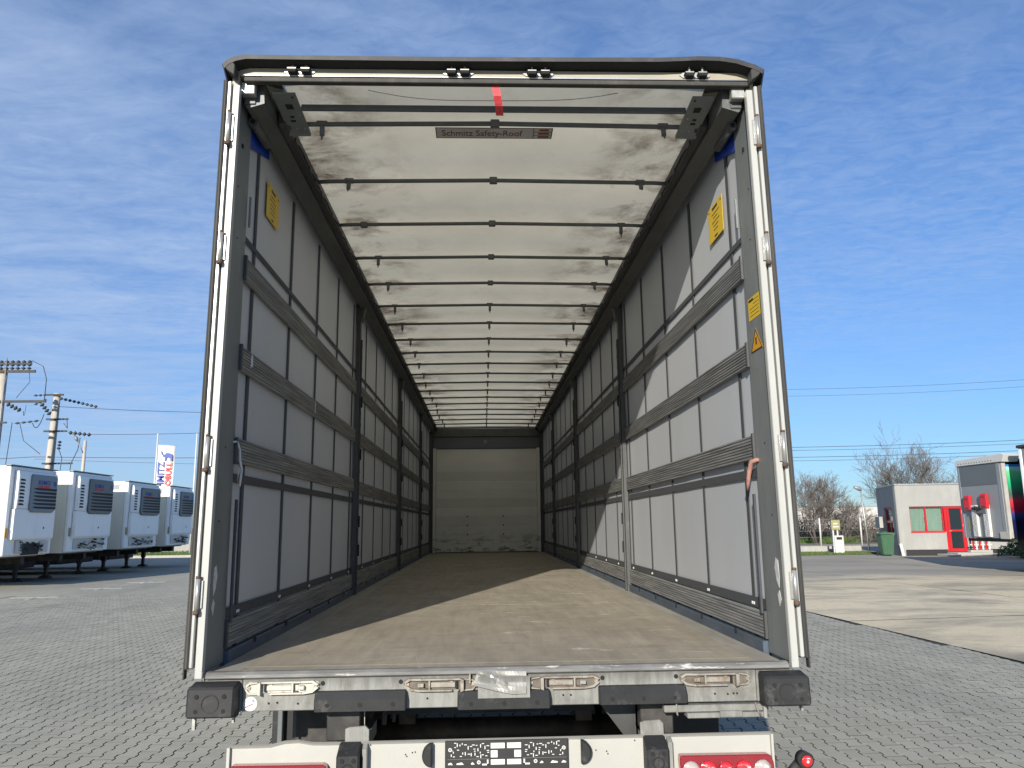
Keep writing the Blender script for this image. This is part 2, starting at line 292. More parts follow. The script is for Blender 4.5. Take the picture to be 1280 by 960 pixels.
def m_graphic():
    t = NT('curtain_graphic'); x = t.sepxyz(); n = t.noise(1.0, (.2, .35, 1.6), 5, .6, .8)
    z = t.math('ADD', x[2], t.math('MULTIPLY', t.math('SUBTRACT', n, .5), .5)); fac = t.rng(z, 1.1, 3.85)
    cr = t.n('ShaderNodeValToRGB'); e = cr.color_ramp.elements
    stops = [(0, (.004, .006, .02)), (.22, (.006, .01, .05)), (.30, (.02, .04, .18)), (.36, (.25, .01, .03)), (.46, (.50, .03, .06)), (.53, (.06, .10, .09)), (.66, (.02, .36, .16)), (.78, (.12, .50, .22)), (.84, (.35, .65, .55)), (.88, (.02, .14, .42)), (.93, (.03, .22, .50)), (1, (.30, .6, .55))]
    e[0].position, e[0].color = stops[0][0], (*stops[0][1], 1); e[1].position, e[1].color = 1, (*stops[-1][1], 1)
    for p, c in stops[1:-1]: q = e.new(p); q.color = (*c, 1)
    t.l(fac, cr.inputs[0]); t.col(cr.outputs[0]); t.b.inputs['Roughness'].default_value = .35; return t.m
M['graphic'] = m_graphic()

# ---------------------------------------------------------------- geometry helpers
class MB:
    def __init__(s): s.bm = bmesh.new(); s.mats = []
    def mi(s, mt):
        if mt is None: return 0
        if mt not in s.mats: s.mats.append(mt)
        return s.mats.index(mt)
    def box(s, a, b, mt=None, bev=0., seg=1):
        x0, y0, z0 = (min(a[i], b[i]) for i in range(3)); x1, y1, z1 = (max(a[i], b[i]) for i in range(3))
        v = [s.bm.verts.new(p) for p in ((x0, y0, z0), (x1, y0, z0), (x1, y1, z0), (x0, y1, z0), (x0, y0, z1), (x1, y0, z1), (x1, y1, z1), (x0, y1, z1))]
        fs = [s.bm.faces.new([v[i] for i in q]) for q in ((0, 3, 2, 1), (4, 5, 6, 7), (0, 1, 5, 4), (1, 2, 6, 5), (2, 3, 7, 6), (3, 0, 4, 7))]
        k = s.mi(mt)
        for q in fs: q.material_index = k
        if bev:
            es = list({e for q in fs for e in q.edges})
            r = bmesh.ops.bevel(s.bm, geom=es, offset=bev, segments=seg, affect='EDGES', profile=.5)
            for q in r['faces']: q.material_index = k
        return s
    def prism(s, poly, a, b, axis='y', mt=None, bev=0.):
        """poly: 2D points in the plane across axis, extruded from a to b"""
        def P(p, t): return {'x': (t, p[0], p[1]), 'y': (p[0], t, p[1]), 'z': (p[0], p[1], t)}[axis]
        A = [s.bm.verts.new(P(p, a)) for p in poly]; B = [s.bm.verts.new(P(p, b)) for p in poly]; n = len(poly); k = s.mi(mt); fs = []
        fs.append(s.bm.faces.new(A)); fs.append(s.bm.faces.new(B[::-1]))
        for i in range(n): fs.append(s.bm.faces.new((A[i], B[i], B[(i+1) % n], A[(i+1) % n])))
        for q in fs: q.material_index = k
        bmesh.ops.recalc_face_normals(s.bm, faces=fs)
        if bev:
            es = list(set(fs[0].edges) | set(fs[1].edges))
            r = bmesh.ops.bevel(s.bm, geom=es, offset=bev, segments=1, affect='EDGES')
            for q in r['faces']: q.material_index = k
        return s
    def tube(s, pts, rad, n=8, mt=None, caps=True):
        pts = [Vector(p) for p in pts]; rads = rad if isinstance(rad, (list, tuple)) else [rad]*len(pts); k = s.mi(mt); rings = []
        for i, p in enumerate(pts):
            d = (pts[min(i+1, len(pts)-1)]-pts[max(i-1, 0)]).normalized(); a = d.orthogonal() if i == 0 else (pa - d*pa.dot(d)); a.normalize(); pa = a; b = d.cross(a)
            rings.append([s.bm.verts.new(p+(a*math.cos(t)+b*math.sin(t))*rads[i]) for t in [2*math.pi*j/n for j in range(n)]])
        for i in range(len(rings)-1):
            for j in range(n):
                q = s.bm.faces.new((rings[i][j], rings[i][(j+1) % n], rings[i+1][(j+1) % n], rings[i+1][j])); q.material_index = k; q.smooth = True
        if caps:
            for q in (s.bm.faces.new(rings[0][::-1]), s.bm.faces.new(rings[-1])): q.material_index = k
        return s
    def disc(s, c, r, axis, t, n=14, mt=None): # short cylinder centred c along axis
        d = {'x': Vector((1, 0, 0)), 'y': Vector((0, 1, 0)), 'z': Vector((0, 0, 1))}[axis]*t/2; c = Vector(c)
        return s.tube([c-d, c+d], r, n, mt)
    def ring(s, c, r0, r1, axis, t, n=18, mt=None):
        c = Vector(c); ax = {'x': 0, 'y': 1, 'z': 2}[axis]; o = [i for i in range(3) if i != ax]; k = s.mi(mt); vs = []
        for rr_, tt in ((r0, -t/2), (r1, -t/2), (r1, t/2), (r0, t/2)):
            l = []
            for j in range(n):
                p = list(c); p[o[0]] += rr_*math.cos(2*math.pi*j/n); p[o[1]] += rr_*math.sin(2*math.pi*j/n); p[ax] += tt; l.append(s.bm.verts.new(p))
            vs.append(l)
        fs = []
        for i in range(4):
            for j in range(n):
                q = s.bm.faces.new((vs[i][j], vs[i][(j+1) % n], vs[(i+1) % 4][(j+1) % n], vs[(i+1) % 4][j])); q.material_index = k; fs.append(q)
        bmesh.ops.recalc_face_normals(s.bm, faces=fs)
        return s
    def face(s, pts, mt=None):
        q = s.bm.faces.new([s.bm.verts.new(p) for p in pts]); q.material_index = s.mi(mt); return s
    def mesh(s, name, mt=None, smooth=False):
        me = bpy.data.meshes.new(name)
        s.bm.normal_update(); s.bm.to_mesh(me); s.bm.free()
        for k in (s.mats or [mt]): me.materials.append(M[k] if isinstance(k, str) else k)
        if smooth:
            for q in me.polygons: q.use_smooth = True
        return me
STUFF = {'buffer_bracket', 'bolt_hole', 'hole', 'plate_slot', 'pillar_slot', 'rivet', 'post_hole', 'chipped_paint', 'hinge_bush', 'runner_fitting', 'notice_print', 'sticker_frame', 'sticker_mark', 'bolt', 'lock_slot', 'lock_spring', 'panel_hole', 'carrier_cutout', 'tube_bore', 'rail_lug', 'catch_block', 'lens_ring', 'sticker_print', 'torn_tape', 'label_remnant', 'vent_slot', 'rail_hole', 'grass_blade', 'insulator_string', 'step_hook', 'logo_mark'}
def link(name, me, parent=None, loc=None, rot=None, **props):
    o = bpy.data.objects.new(name, me); COL.objects.link(o)
    if parent: o.parent = parent
    if name in STUFF: o['kind'] = 'stuff'
    if loc: o.location = loc
    if rot: o.rotation_euler = rot
    for k, v in props.items():
        if v: o[k] = v
    return o
def obj(name, mb, mt=None, parent=None, loc=None, rot=None, smooth=False, **p):
    return link(name, mb.mesh(name, mt, smooth), parent, loc, rot, **p)
def thing(name, label, category, loc=(0, 0, 0), rotz=0, group=None):
    o = bpy.data.objects.new(name, None); COL.objects.link(o); o.location = loc; o.rotation_euler = (0, 0, rotz); o.empty_display_size = .3
    o['label'] = label; o['category'] = category
    if group: o['group'] = group
    return o
def copy_tree(o, parent=None):
    c = o.copy(); COL.objects.link(c); c.parent = parent
    for ch in list(o.children): copy_tree(ch, c)
    return c
def box(name, a, b, mt, parent=None, bev=0., loc=None, **p): return obj(name, MB().box(a, b, None, bev), mt, parent, loc, **p)
def text(name, s, size, mt, parent, loc, rot, extrude=.0008, align='LEFT', sx=1, bold=0.):
    cu = bpy.data.curves.new(name, 'FONT'); cu.body = s; cu.size = size; cu.extrude = extrude; cu.align_x = align; cu.resolution_u = 3; cu.offset = bold
    t = bpy.data.objects.new(name, cu); COL.objects.link(t); dg = bpy.context.evaluated_depsgraph_get(); me = bpy.data.meshes.new_from_object(t.evaluated_get(dg)); COL.objects.unlink(t); bpy.data.objects.remove(t)
    me.materials.clear(); me.materials.append(M[mt]); o = link(name, me, parent, loc, rot); o.scale = (sx, 1, 1); return o
CH = 1.2       # height of the trailer's load floor above ground

# ================================================================ GROUND
g = MB().face([(-1500, -600, -.06), (1500, -600, -.06), (1500, 2500, -.06), (-1500, 2500, -.06)]); obj('ground', g, 'ground', kind='structure')
# paved yard: near area carries real blocks over a joint bed, the rest the same pattern as material
def cx(y): return 6.73-(y-6.5)*.06                       # edge between paving and concrete
NX0, NX1, NY0, NY1 = -13.02, None, -1.0, 19.0
yard = thing('paved_yard', None, None) if False else None
yb = MB()
yb.face([(NX0, NY0, -.0065), (cx(NY0), NY0, -.0065), (cx(NY1), NY1, -.0065), (NX0, NY1, -.0065)], 'joint')
for q in ([(-70, -60, 0), (NX0, -60, 0), (NX0, 46, 0), (-70, 46, 0)], [(NX0, -60, 0), (cx(-60), -60, 0), (cx(NY0), NY0, 0), (NX0, NY0, 0)], [(NX0, NY1, 0), (cx(NY1), NY1, 0), (cx(46), 46, 0), (NX0, 46, 0)]):
    yb.face(q, 'paver_far')
yard = obj('paved_yard', yb, kind='structure')
# interlocking block (double-T outline, 200 x 165 mm), staggered by half
hw = lambda t: .0675-.0105*0 + 0
PO = []
gap = .0017
GX = .0054
prof = [(-.1+gap, .0815), (-.066, .0815), (-.036, .0585), (.036, .0585), (.066, .0815), (.1-gap, .0815)]
PO = [(w-GX, y) for y, w in prof] + [(-(w-GX), y) for y, w in prof[::-1]]
def block_arrays(off=0.0015, zt=0., zc=-.0015, zb=-.012):
    n = len(PO); P2 = np.array(PO); cen = P2.mean(0)
    inn = P2.copy(); inn[:, 0] -= np.sign(P2[:, 0]-cen[0])*off
    v = np.vstack([np.c_[inn, np.full(n, zt)], np.c_[P2, np.full(n, zc)], np.c_[P2, np.full(n, zb)]])
    return v, n
bv, bn = block_arrays()
bfaces = [list(range(bn))]+[[bn+i, bn+(i+1) % bn, (i+1) % bn, i] for i in range(bn)]+[[2*bn+i, 2*bn+(i+1) % bn, bn+(i+1) % bn, bn+i] for i in range(bn)]
bmi = np.array([0]+[0 if abs(PO[i][1]-PO[(i+1) % bn][1]) > 1e-4 else 1 for i in range(bn)]+[1]*bn)
cells = []
for i in range(int(NX0/.14)-1, int(7.4/.14)+1):
    x = i*.14
    for j in range(int(NY0/.2), int(NY1/.2)):
        y = j*.2+(.1 if i % 2 else 0)+.1
        if x-.09 < NX0 or x+.07 > cx(y): continue
        if -1.15 < x < 1.15 and y > 9.5: continue     # under the middle of the trailer nothing is seen
        cells.append((x, y))
cells = np.array(cells)
fw_ = np.array(f); rv = np.array(rr); uv = np.array(uu); cp = np.array(CAMP)
d = np.c_[cells, np.zeros(len(cells))]-cp; dz = d@fw_; px = 640+960*(d@rv)/np.maximum(dz, .01); py = 480-960*(d@uv)/np.maximum(dz, .01)
vis = (dz > .3) & (px > 5) & (px < 1275) & (py < 955) & (py > 700)
vis &= ~((px > 232) & (px < 1012) & ~((px > 305) & (px < 366) & (py > 893) & (py < 920)) & ~((px < 1012) & (px > 975) & (py > 890)) & ~((px > 232) & (px < 285) & (py > 900)))
score = np.where(vis, -dz, -1e9); order = np.argsort(-score)[:300]
single = set(order.tolist())
pme = bpy.data.meshes.new('paver'); pme.from_pydata(bv.tolist(), [], bfaces); pme.materials.append(M['paver']); pme.materials.append(M['joint']); pme.polygons.foreach_set('material_index', bmi)
for k in order:
    x, y = cells[k]
    o = link('paver', pme, yard, (x, y, rnd.uniform(-.001, .001)), (rnd.gauss(0, .003), rnd.gauss(0, .005), (0 if rnd.random() < .5 else math.pi)+rnd.gauss(0, .004)))
rest = np.array([i for i in range(len(cells)) if i not in single]); nb = len(rest); nv = len(bv)
rs = np.random.RandomState(3)
base = np.broadcast_to(bv, (nb, nv, 3)).copy()
tilt = rs.normal(0, .006, (nb, 1, 2)); base[:, :, 2] += base[:, :, 0]*tilt[:, :, 0]+base[:, :, 1]*tilt[:, :, 1]+rs.uniform(-.0015, .0015, (nb, 1))
base[:, :, 0] += cells[rest, 0][:, None]; base[:, :, 1] += cells[rest, 1][:, None]
V = base.reshape(-1, 3)
loops = np.concatenate([np.array(q) for q in bfaces]); ls = np.array([len(q) for q in bfaces])
allloops = (loops[None, :]+(np.arange(nb)*nv)[:, None]).ravel(); sizes = np.tile(ls, nb); starts = np.concatenate([[0], np.cumsum(sizes)[:-1]])
me = bpy.data.meshes.new('far_pavers'); me.vertices.add(len(V)); me.vertices.foreach_set('co', V.ravel()); me.loops.add(len(allloops)); me.loops.foreach_set('vertex_index', allloops)
me.polygons.add(len(sizes)); me.polygons.foreach_set('loop_start', starts); me.polygons.foreach_set('loop_total', sizes); me.update(calc_edges=True); me.materials.append(M['paver']); me.materials.append(M['joint']); me.polygons.foreach_set('material_index', np.tile(bmi, nb)); me.shade_flat()
link('paver_field', me, yard, kind='stuff')
# concrete apron cast in slabs
ap = MB().face([(cx(-40)+.02, -40, -.03), (90, -40, -.03), (90, 50, -.03), (cx(50)+.02, 50, -.03)]); apron = obj('concrete_apron', ap, 'joint', kind='structure')
ux, vy = Vector((.9925, .122, 0)), Vector((-.06, .9982, 0)); O0 = Vector((6.90, 7.75, 0))
for a in range(7):
    for b in range(-8, 15):
        w, h, e = 5.6, 2.98, .009
        A = O0+ux*(a*w+.0)+vy*(b*h)
        q = [A+ux*e+vy*e, A+ux*(w-e)+vy*e, A+ux*(w-e)+vy*(h-e), A+ux*e+vy*(h-e)]
        if a == 0:
            q[0].x = cx(q[0].y)+.012; q[3].x = cx(q[3].y)+.012
        dzz = rnd.uniform(-.003, .003)
        mb = MB(); vs = [mb.bm.verts.new(p+Vector((0, 0, dzz+.002))) for p in q]; mb.bm.faces.new(vs)
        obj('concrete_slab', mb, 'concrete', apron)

# ================================================================ THE OPEN TRAILER
T = thing('semi_trailer', 'empty curtain-sided semi-trailer seen through its open rear doors, filling the middle of the yard', 'trailer')
def tp(name, mb, mt=None, parent=None, **p): return obj(name, mb, mt, parent or T, None if parent else (0, 0, CH), **p)
def tb(name, a, b, mt, bev=0., parent=None, **p): return tp(name, MB().box(a, b, None, bev), mt, parent, **p)
LEN = 13.6
PIL = [3.62, 7.24, 10.75]
# load floor: plywood boards and steel edge strips
ys = [.10, 2.55, 5.0, 7.45, 9.9, LEN]
for k in range(5):
    tb('floor_panel', (-1.10, ys[k]+.003, -.03), (1.10, ys[k+1]-.003, 0), 'floor')
tb('floor_panel', (-1.10, 0.012, -.03), (1.10, .0985, 0), 'floor')
M['edge_strip'] = simple('floor_edge_strip', (.30, .285, .25), .6, .1, .2, 6, (1, .2, 1), (.16, .15, .13), 9, (.5, .7), .6)
for s in (-1, 1): tb('edge_strip', (s*1.103, .012, -.03), (s*1.215, LEN, -.004), 'edge_strip')
# rear sill
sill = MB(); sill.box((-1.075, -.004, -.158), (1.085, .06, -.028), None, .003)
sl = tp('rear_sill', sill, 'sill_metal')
lip = MB(); lip.prism([(-.014, -.028), (-.022, -.022), (-.022, -.010), (-.010, .0), (.012, .0015), (.012, -.028)], -1.225, 1.225, 'x'); tp('sill_lip', lip, 'sill_lip')
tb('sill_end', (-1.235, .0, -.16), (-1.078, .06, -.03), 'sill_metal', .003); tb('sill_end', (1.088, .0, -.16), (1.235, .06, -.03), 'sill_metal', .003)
h = MB()
for x, z in ((.26, -.118), (.272+.02, -.118), (-.93, -.125), (-.965, -.127), (-.845, -.13), (.905, -.125), (.985, -.125), (1.0, -.125), (.96, -.127), (-.31, -.12)): h.disc((x, -.0055, z), .0042, 'y', .004, 10)
tp('bolt_hole', h, 'dark_hole')
# door locks on the sill
def latch(cx_, fl, mt, dirty):
    X = lambda x: cx_+fl*x
    mb = MB(); hh = .024
    pl = [(-.150, -.004), (-.138, -.022), (-.085, -.028), (-.07, -.021), (.02, -.026), (.085, -.024), (.115, -.016), (.15, -.006), (.155, .008), (.148, .020), (.125, .026), (.08, .022), (-.02, .023), (-.09, .021), (-.135, .022), (-.150, .010)]
    mb.prism([(X(a), b-.064) for a, b in pl], -.0085, -.004, 'y', None, .0015)
    base = mb; mb = MB()
    mb.box((X(-.085), -.026, -.0475), (X(.08), -.0085, -.0395), None, .002); mb.box((X(-.05), -.026, -.0915), (X(.085), -.0085, -.0835), None, .002)
    mb.prism([(X(.085), -.0915), (X(.085), -.0835), (X(.122), -.077), (X(.144), -.062), (X(.152), -.066), (X(.128), -.085)], -.024, -.0085, 'y')
    mb.prism([(X(.08), -.0475), (X(.08), -.0395), (X(.13), -.038), (X(.152), -.052), (X(.144), -.057), (X(.125), -.046)], -.024, -.0085, 'y')
    mb.box((X(-.062), -.019, -.076), (X(.040), -.0085, -.055), None, .002)
    mb.box((X(.068), -.028, -.073), (X(.094), -.012, -.057), None, .002)
    mb.box((X(.042), -.026, -.084), (X(.049), -.0085, -.047))
    # keeper wedge
    mb.prism([(X(-.098), -.044), (X(-.098), -.088), (X(-.084), -.093), (X(-.084), -.040)], -.034, -.0085, 'y', None, .001)
    mb.prism([(X(-.10), -.0455), (X(-.10), -.0405), (X(-.138), -.046), (X(-.148), -.058), (X(-.143), -.060), (X(-.132), -.050)], -.020, -.0085, 'y')
    mb.prism([(X(-.10), -.0905), (X(-.10), -.0855), (X(-.132), -.082), (X(-.145), -.068), (X(-.15), -.070), (X(-.136), -.088)], -.020, -.0085, 'y')
    o = tp('door_lock', base, mt if not dirty else 'latch_shadow'); tp('lock_frame', mb, mt, o)
    b2 = MB()
    for x, z, rr_ in ((-.137, -.064, .0085), (-.045, -.062, .011), (.138, -.062, .0085)):
        b2.ring((X(x), -.0105, z), rr_*.45, rr_, 'y', .008, 12); b2.disc((X(x), -.010, z), rr_*.45, 'y', .012, 8)
    tp('bolt', b2, 'bolt', o)
    b4 = MB(); b4.disc((X(-.005), -.0175, -.063), .006, 'y', .002, 10); b4.disc((X(.166), -.0055, -.052), .009, 'y', .003, 12); b4.box((X(.01), -.0178, -.060), (X(.035), -.0165, -.057)); b4.box((X(-.072), -.021, -.08), (X(-.063), -.012, -.05)); tp('lock_slot', b4, 'dark_hole', o)
    b3 = MB(); b3.box((X(.052), -.019, -.088), (X(.066), -.010, -.078)); b3.box((X(.052), -.019, -.052), (X(.066), -.010, -.044)); tp('lock_spring', b3, 'rust', o)
latch(-.911, 1, 'latch_metal', 0); latch(-.255, -1, 'latch_dirty', 1); latch(.262, 1, 'latch_dirty', 1); latch(.908, -1, 'latch_dirty', 1)
# rubber strips on the sill
def strip(x0, x1, z0, z1, d=.045, holes=3):
    mb = MB(); zm = z1-.03
    mb.prism([(-.004, z0), (-d, z0+.006), (-d-.002, zm), (-d+.020, z1-.002), (-.004, z1)], x0, x1, 'x', None, .005)
    o = tp('rubber_strip', mb, 'rubber'); q = MB()
    for k in range(holes):
        xx = x0+(x1-x0)*(.145+.355*k) if holes == 3 else x0+(x1-x0)*(.3+.4*k); q.disc((xx, -d-.0015, (z0+zm)/2+.006), .0085, 'y', .004, 12)
    tp('hole', q, 'dark_hole', o)
strip(-.772, -.395, -.163, -.082); strip(-.183, .203, -.166, -.090); strip(.408, .778, -.158, -.082)
# corner rubber buffers
for s, x0, x1 in ((-1, -1.275, -1.082), (1, 1.092, 1.285)):
    mb = MB(); mb.prism([(-.006, -.176), (-.085, -.163), (-.092, -.156), (-.086, -.055), (-.078, -.046), (-.02, -.036), (-.006, -.036)], x0, x1, 'x', None, .009)
    o = tp('corner_buffer', mb, 'rubber'); q = MB(); xm = (x0+x1)/2
    for a in (-1, 1):
        for z in (-.080, -.136): q.disc((xm+a*.055, -.0895, z), .0085, 'y', .006, 12)
    tp('hole', q, 'dark_hole', o)
    q = MB(); q.ring((xm, -.0905, -.108), .032, .036, 'y', .004, 24); tp('moulded_ring', q, 'rubber', o)
    q = MB(); q.box((x0+.01, -.03, -.22), (x0+.022, -.012, -.165)); q.box((x0+.17, -.03, -.195), (x0+.178, -.012, -.165)); tp('buffer_bracket', q, 'galv', o)
# round sticker
st = MB(); st.disc((-1.040, -.0055, -.128), .028, 'y', .002, 28); so = tp('round_sticker', st, 'white_plain')
q = MB(); q.prism([(-1.061, -.140), (-1.060, -.143), (-1.026, -.128), (-1.027, -.125)], -.0075, -.0065, 'y'); tp('sticker_print', q, 'dark_red_print', so)
q = MB(); q.prism([(-1.034, -.113), (-1.024, -.114), (-1.021, -.118), (-1.030, -.119)], -.0075, -.0065, 'y')
for k in range(9): a = 2.2+k*.5; q.box((-1.040+.023*math.cos(a)-.0015, -.0072, -.128+.023*math.sin(a)-.0015), (-1.040+.023*math.cos(a)+.0015, -.0066, -.128+.023*math.sin(a)+.0015))
tp('sticker_mark', q, 'blue_print', so)
# creased silver sheet taped over the middle of the sill
mb = MB(); nx, nz = 14, 6; top = lambda u: (-.100+u*.205, -.010-.006*u); bot = lambda u: (-.118+u*.220, -.062-.040*min(1, u*1.35)+.003*u)
vs = [[None]*(nz+1) for _ in range(nx+1)]
for i in range(nx+1):
    for j in range(nz+1):
        u, w = i/nx, j/nz; a, b = top(u), bot(u); x = a[0]+(b[0]-a[0])*w; z = a[1]+(b[1]-a[1])*w
        y = -.030-.030*w-.005*mnoise.noise(Vector((x*11, z*20, 3)))-.004*math.sin(w*5+u*6)-(.018*(1-min(1, abs(w-u*.9)/.25)) if u < .6 else 0)
        vs[i][j] = mb.bm.verts.new((x, y, z))
for i in range(nx):
    for j in range(nz): mb.bm.faces.new((vs[i][j], vs[i][j+1], vs[i+1][j+1], vs[i+1][j]))
so_ = tp('silver_sheet', mb, 'silver_tape'); md = so_.modifiers.new('s', 'SOLIDIFY'); md.thickness = .003
tb('silver_sheet_backing', (-.098, -.048, -.116), (.118, -.046, -.03), 'sill_metal')
tb('bracket_plate', (-.135, -.030, -.060), (-.128, -.008, -.02), 'latch_dirty', .001)
# step rail under the right of the sill
mb = MB(); mb.box((.685, -.01, -.196), (1.13, .03, -.168), None, .003); mb.box((.78, -.02, -.219), (1.12, .04, -.198), None, .003); mb.box((.915, -.036, -.215), (1.01, -.02, -.188), None, .004)
mb.tube([(.735, -.02, -.155), (.735, -.024, -.195), (.738, -.022, -.205)], .004, 6); mb.tube([(1.07, -.02, -.16), (1.078, -.024, -.19), (1.09, -.022, -.215)], .004, 6)
tp('step_bracket', mb, 'sill_metal')

# rear corner posts with aluminium edge and hinges
HG = [(2.35, 2.50), (1.768, 1.906), (.833, .973), (.240, .375)]
ZT = 2.66
for s in (-1, 1):
    # grey U post: inner face plus return lip behind
    mb = MB(); mb.box((s*1.240, .002, -.004), (s*1.262, .245, ZT), None, .003)
    po = tp('corner_post', mb, 'post_grey')
    mb = MB(); mb.box((s*1.236, -.030, -.032), (s*1.2675, .0015, 2.652), None, .003); mb.box((s*1.2368, -.0325, .0), (s*1.244, -.0301, 2.648))
    e = tp('post_edge', mb, 'white_chip', po); e.rotation_euler = (0, -s*.0072, 0)
    q = MB(); q.disc((s*1.238, .12, 2.425), .012, 'x', .006, 12)
    for z in (1.95, .62, 2.2, .95): q.disc((s*1.2392, .05+.1*((z*7) % 1), z), .004, 'x', .003, 8)
    tp('post_hole', q, 'dark_hole', po)
    q = MB(); q.box((s*1.2255, .2405, .17), (s*1.2150, .262, .72), None, .002); tp('post_clip', q, 'strap', po)
    if True:
        q = MB(); q.prism([(.06, .300), (.085, .330), (.10, .385), (.082, .43), (.055, .42), (.05, .35)], s*1.2396, s*1.2384, 'x'); q.prism([(.045, .25), (.07, .22), (.085, .27), (.06, .29)], s*1.2396, s*1.2384, 'x'); tp('chipped_paint', q, 'tape_white', po)
    # slotted lock plates near the top
    q = MB(); q.box((s*1.233, .10, 2.02+.14), (s*1.2395, .17, 2.02+.27), None, .002) if False else q.box((s*1.2245, .2495, 2.06), (s*1.2345, .262, 2.22), None, .002); tp('post_catch', q, 'grey_metal', po)
    # door folded back along the side: panel, seal, edge profile
    d0 = MB(); d0.box((s*1.290, .012, .0), (s*1.314, 1.24, 2.64), None, .003); do = tp('rear_door', d0, 'white_paint'); do.rotation_euler = (0, -s*.0078, 0)
    q = MB(); q.box((s*1.2945, -.038, .005), (s*1.309, .010, 2.672), None, .005); q.box((s*1.3095, -.030, -.035), (s*1.316, .004, 2.678), None, .002); tp('door_seal', q, 'seal', do)
    q = MB(); q.box((s*1.2755, -.036, .01), (s*1.2925, -.004, 2.668), None, .004); tp('door_edge', q, 'alu' if s < 0 else 'white_chip', do)
    for z0, z1 in HG:
        q = MB(); q.tube([(s*1.271, -.048, z0), (s*1.271, -.048, z1)], .0095, 12); q.box((s*1.252, -.0385, z0+.01), (s*1.272, -.0325, z1-.01), None, .002)
        hi = tp('hinge', q, 'alu', po); hi.rotation_euler = (0, -s*.0074, 0)
        q = MB(); q.tube([(s*1.271, -.048, z0-.014), (s*1.271, -.048, z0+.002)], .0125, 10); q.tube([(s*1.271, -.048, z1-.002), (s*1.271, -.048, z1+.008)], .010, 10)
        tp('hinge_bush', q, 'rust', hi)

# header, canopy
mb = MB(); mb.box((-1.228, -.012, 2.722), (1.246, .045, 2.762), None, .003)
for s in (-1, 1): mb.box((s*1.2285+(.018 if s > 0 else 0), -.012, 2.658), (s*1.262, .045, 2.758), None, .003)
hd = tp('header_beam', mb, 'header_beige')
tb('header_trim', (-1.2, -.020, 2.716), (1.235, -.0125, 2.7215), 'bright_trim', .001, hd)
tb('header_rubber', (-1.205, -.016, 2.690), (1.235, .02, 2.7145), 'seal', .003, hd)
# canopy: curved top, underside painted black for its shade, overhanging to the rear
mb = MB(); prof = [(-1.300, 2.735), (-1.285, 2.772), (-1.235, 2.806), (-1.17, 2.822), (-.9, 2.823), (-.3, 2.826), (.3, 2.828), (.8, 2.827), (.98, 2.833), (1.12, 2.832), (1.22, 2.812), (1.30, 2.772), (1.322, 2.738)]
low = [(x*.985, z-.020) for x, z in prof]
for ya, yb_, th in ((-.08, .05, .024),):
    mb.mi('canopy'); mb.mi('dark_hole')
    rim = [(-1.288, 2.738), (-1.268, 2.760), (-1.235, 2.777), (-1.19, 2.787), (-.9, 2.786), (-.3, 2.786), (.3, 2.790), (.8, 2.795), (.98, 2.805), (1.09, 2.803), (1.17, 2.791), (1.25, 2.764), (1.296, 2.738)]
    A = [mb.bm.verts.new((x, ya, z)) for x, z in rim]; B = [mb.bm.verts.new((x, yb_, min(z, 2.825)-.046)) for x, z in prof]; C_ = [mb.bm.verts.new((x*.992, ya, z-.022)) for x, z in rim]; D = [mb.bm.verts.new((x*.99, yb_, min(z, 2.825)-.062)) for x, z in prof]
    for i in range(len(prof)-1):
        mb.bm.faces.new((A[i], A[i+1], B[i+1], B[i])); mb.bm.faces.new((C_[i+1], C_[i], D[i], D[i+1])).material_index = 1; mb.bm.faces.new((A[i+1], A[i], C_[i], C_[i+1])); mb.bm.faces.new((B[i], B[i+1], D[i+1], D[i]))
    mb.bm.faces.new((A[0], B[0], D[0], C_[0])); mb.bm.faces.new((B[-1], A[-1], C_[-1], D[-1]))
bmesh.ops.recalc_face_normals(mb.bm, faces=mb.bm.faces[:])
ca = tp('canopy', mb, 'canopy')
for s in (-1, 1):
    q = MB(); q.prism([(s*1.292, 2.738), (s*1.262, 2.705), (s*1.232, 2.684), (s*1.230, 2.735), (s*1.245, 2.758)], -.078, -.02, 'y', None, .003); tp('canopy_corner', q, 'seal', ca)
# door catches on the header
for cx_ in (-.942, -.182, .207, .975):
    fl = 1 if cx_ < 0 else -1
    q = MB(); q.prism([(cx_-fl*.075, 2.738), (cx_-fl*.06, 2.728), (cx_+fl*.06, 2.728), (cx_+fl*.078, 2.742), (cx_+fl*.06, 2.758), (cx_-fl*.06, 2.758)], -.018, -.012, 'y', None, .001)
    for a in (-.032, .032):
        q.box((cx_+a-.004, -.034, 2.742), (cx_+a+.004, -.012, 2.796)); q.box((cx_+a-.022, -.045, 2.740), (cx_+a+.020, -.016, 2.747), None, .001)
    o = tp('door_catch', q, 'galv')
    q = MB()
    for a in (-.032, .032): q.prism([(cx_+a-.026, 2.740), (cx_+a-.018, 2.722), (cx_+a+.018, 2.722), (cx_+a+.026, 2.740)], -.050, -.013, 'y', None, .003); q.box((cx_+a+.006, -.03, 2.760), (cx_+a+.024, -.013, 2.793), None, .002)
    tp('catch_block', q, 'dark_hole', o)
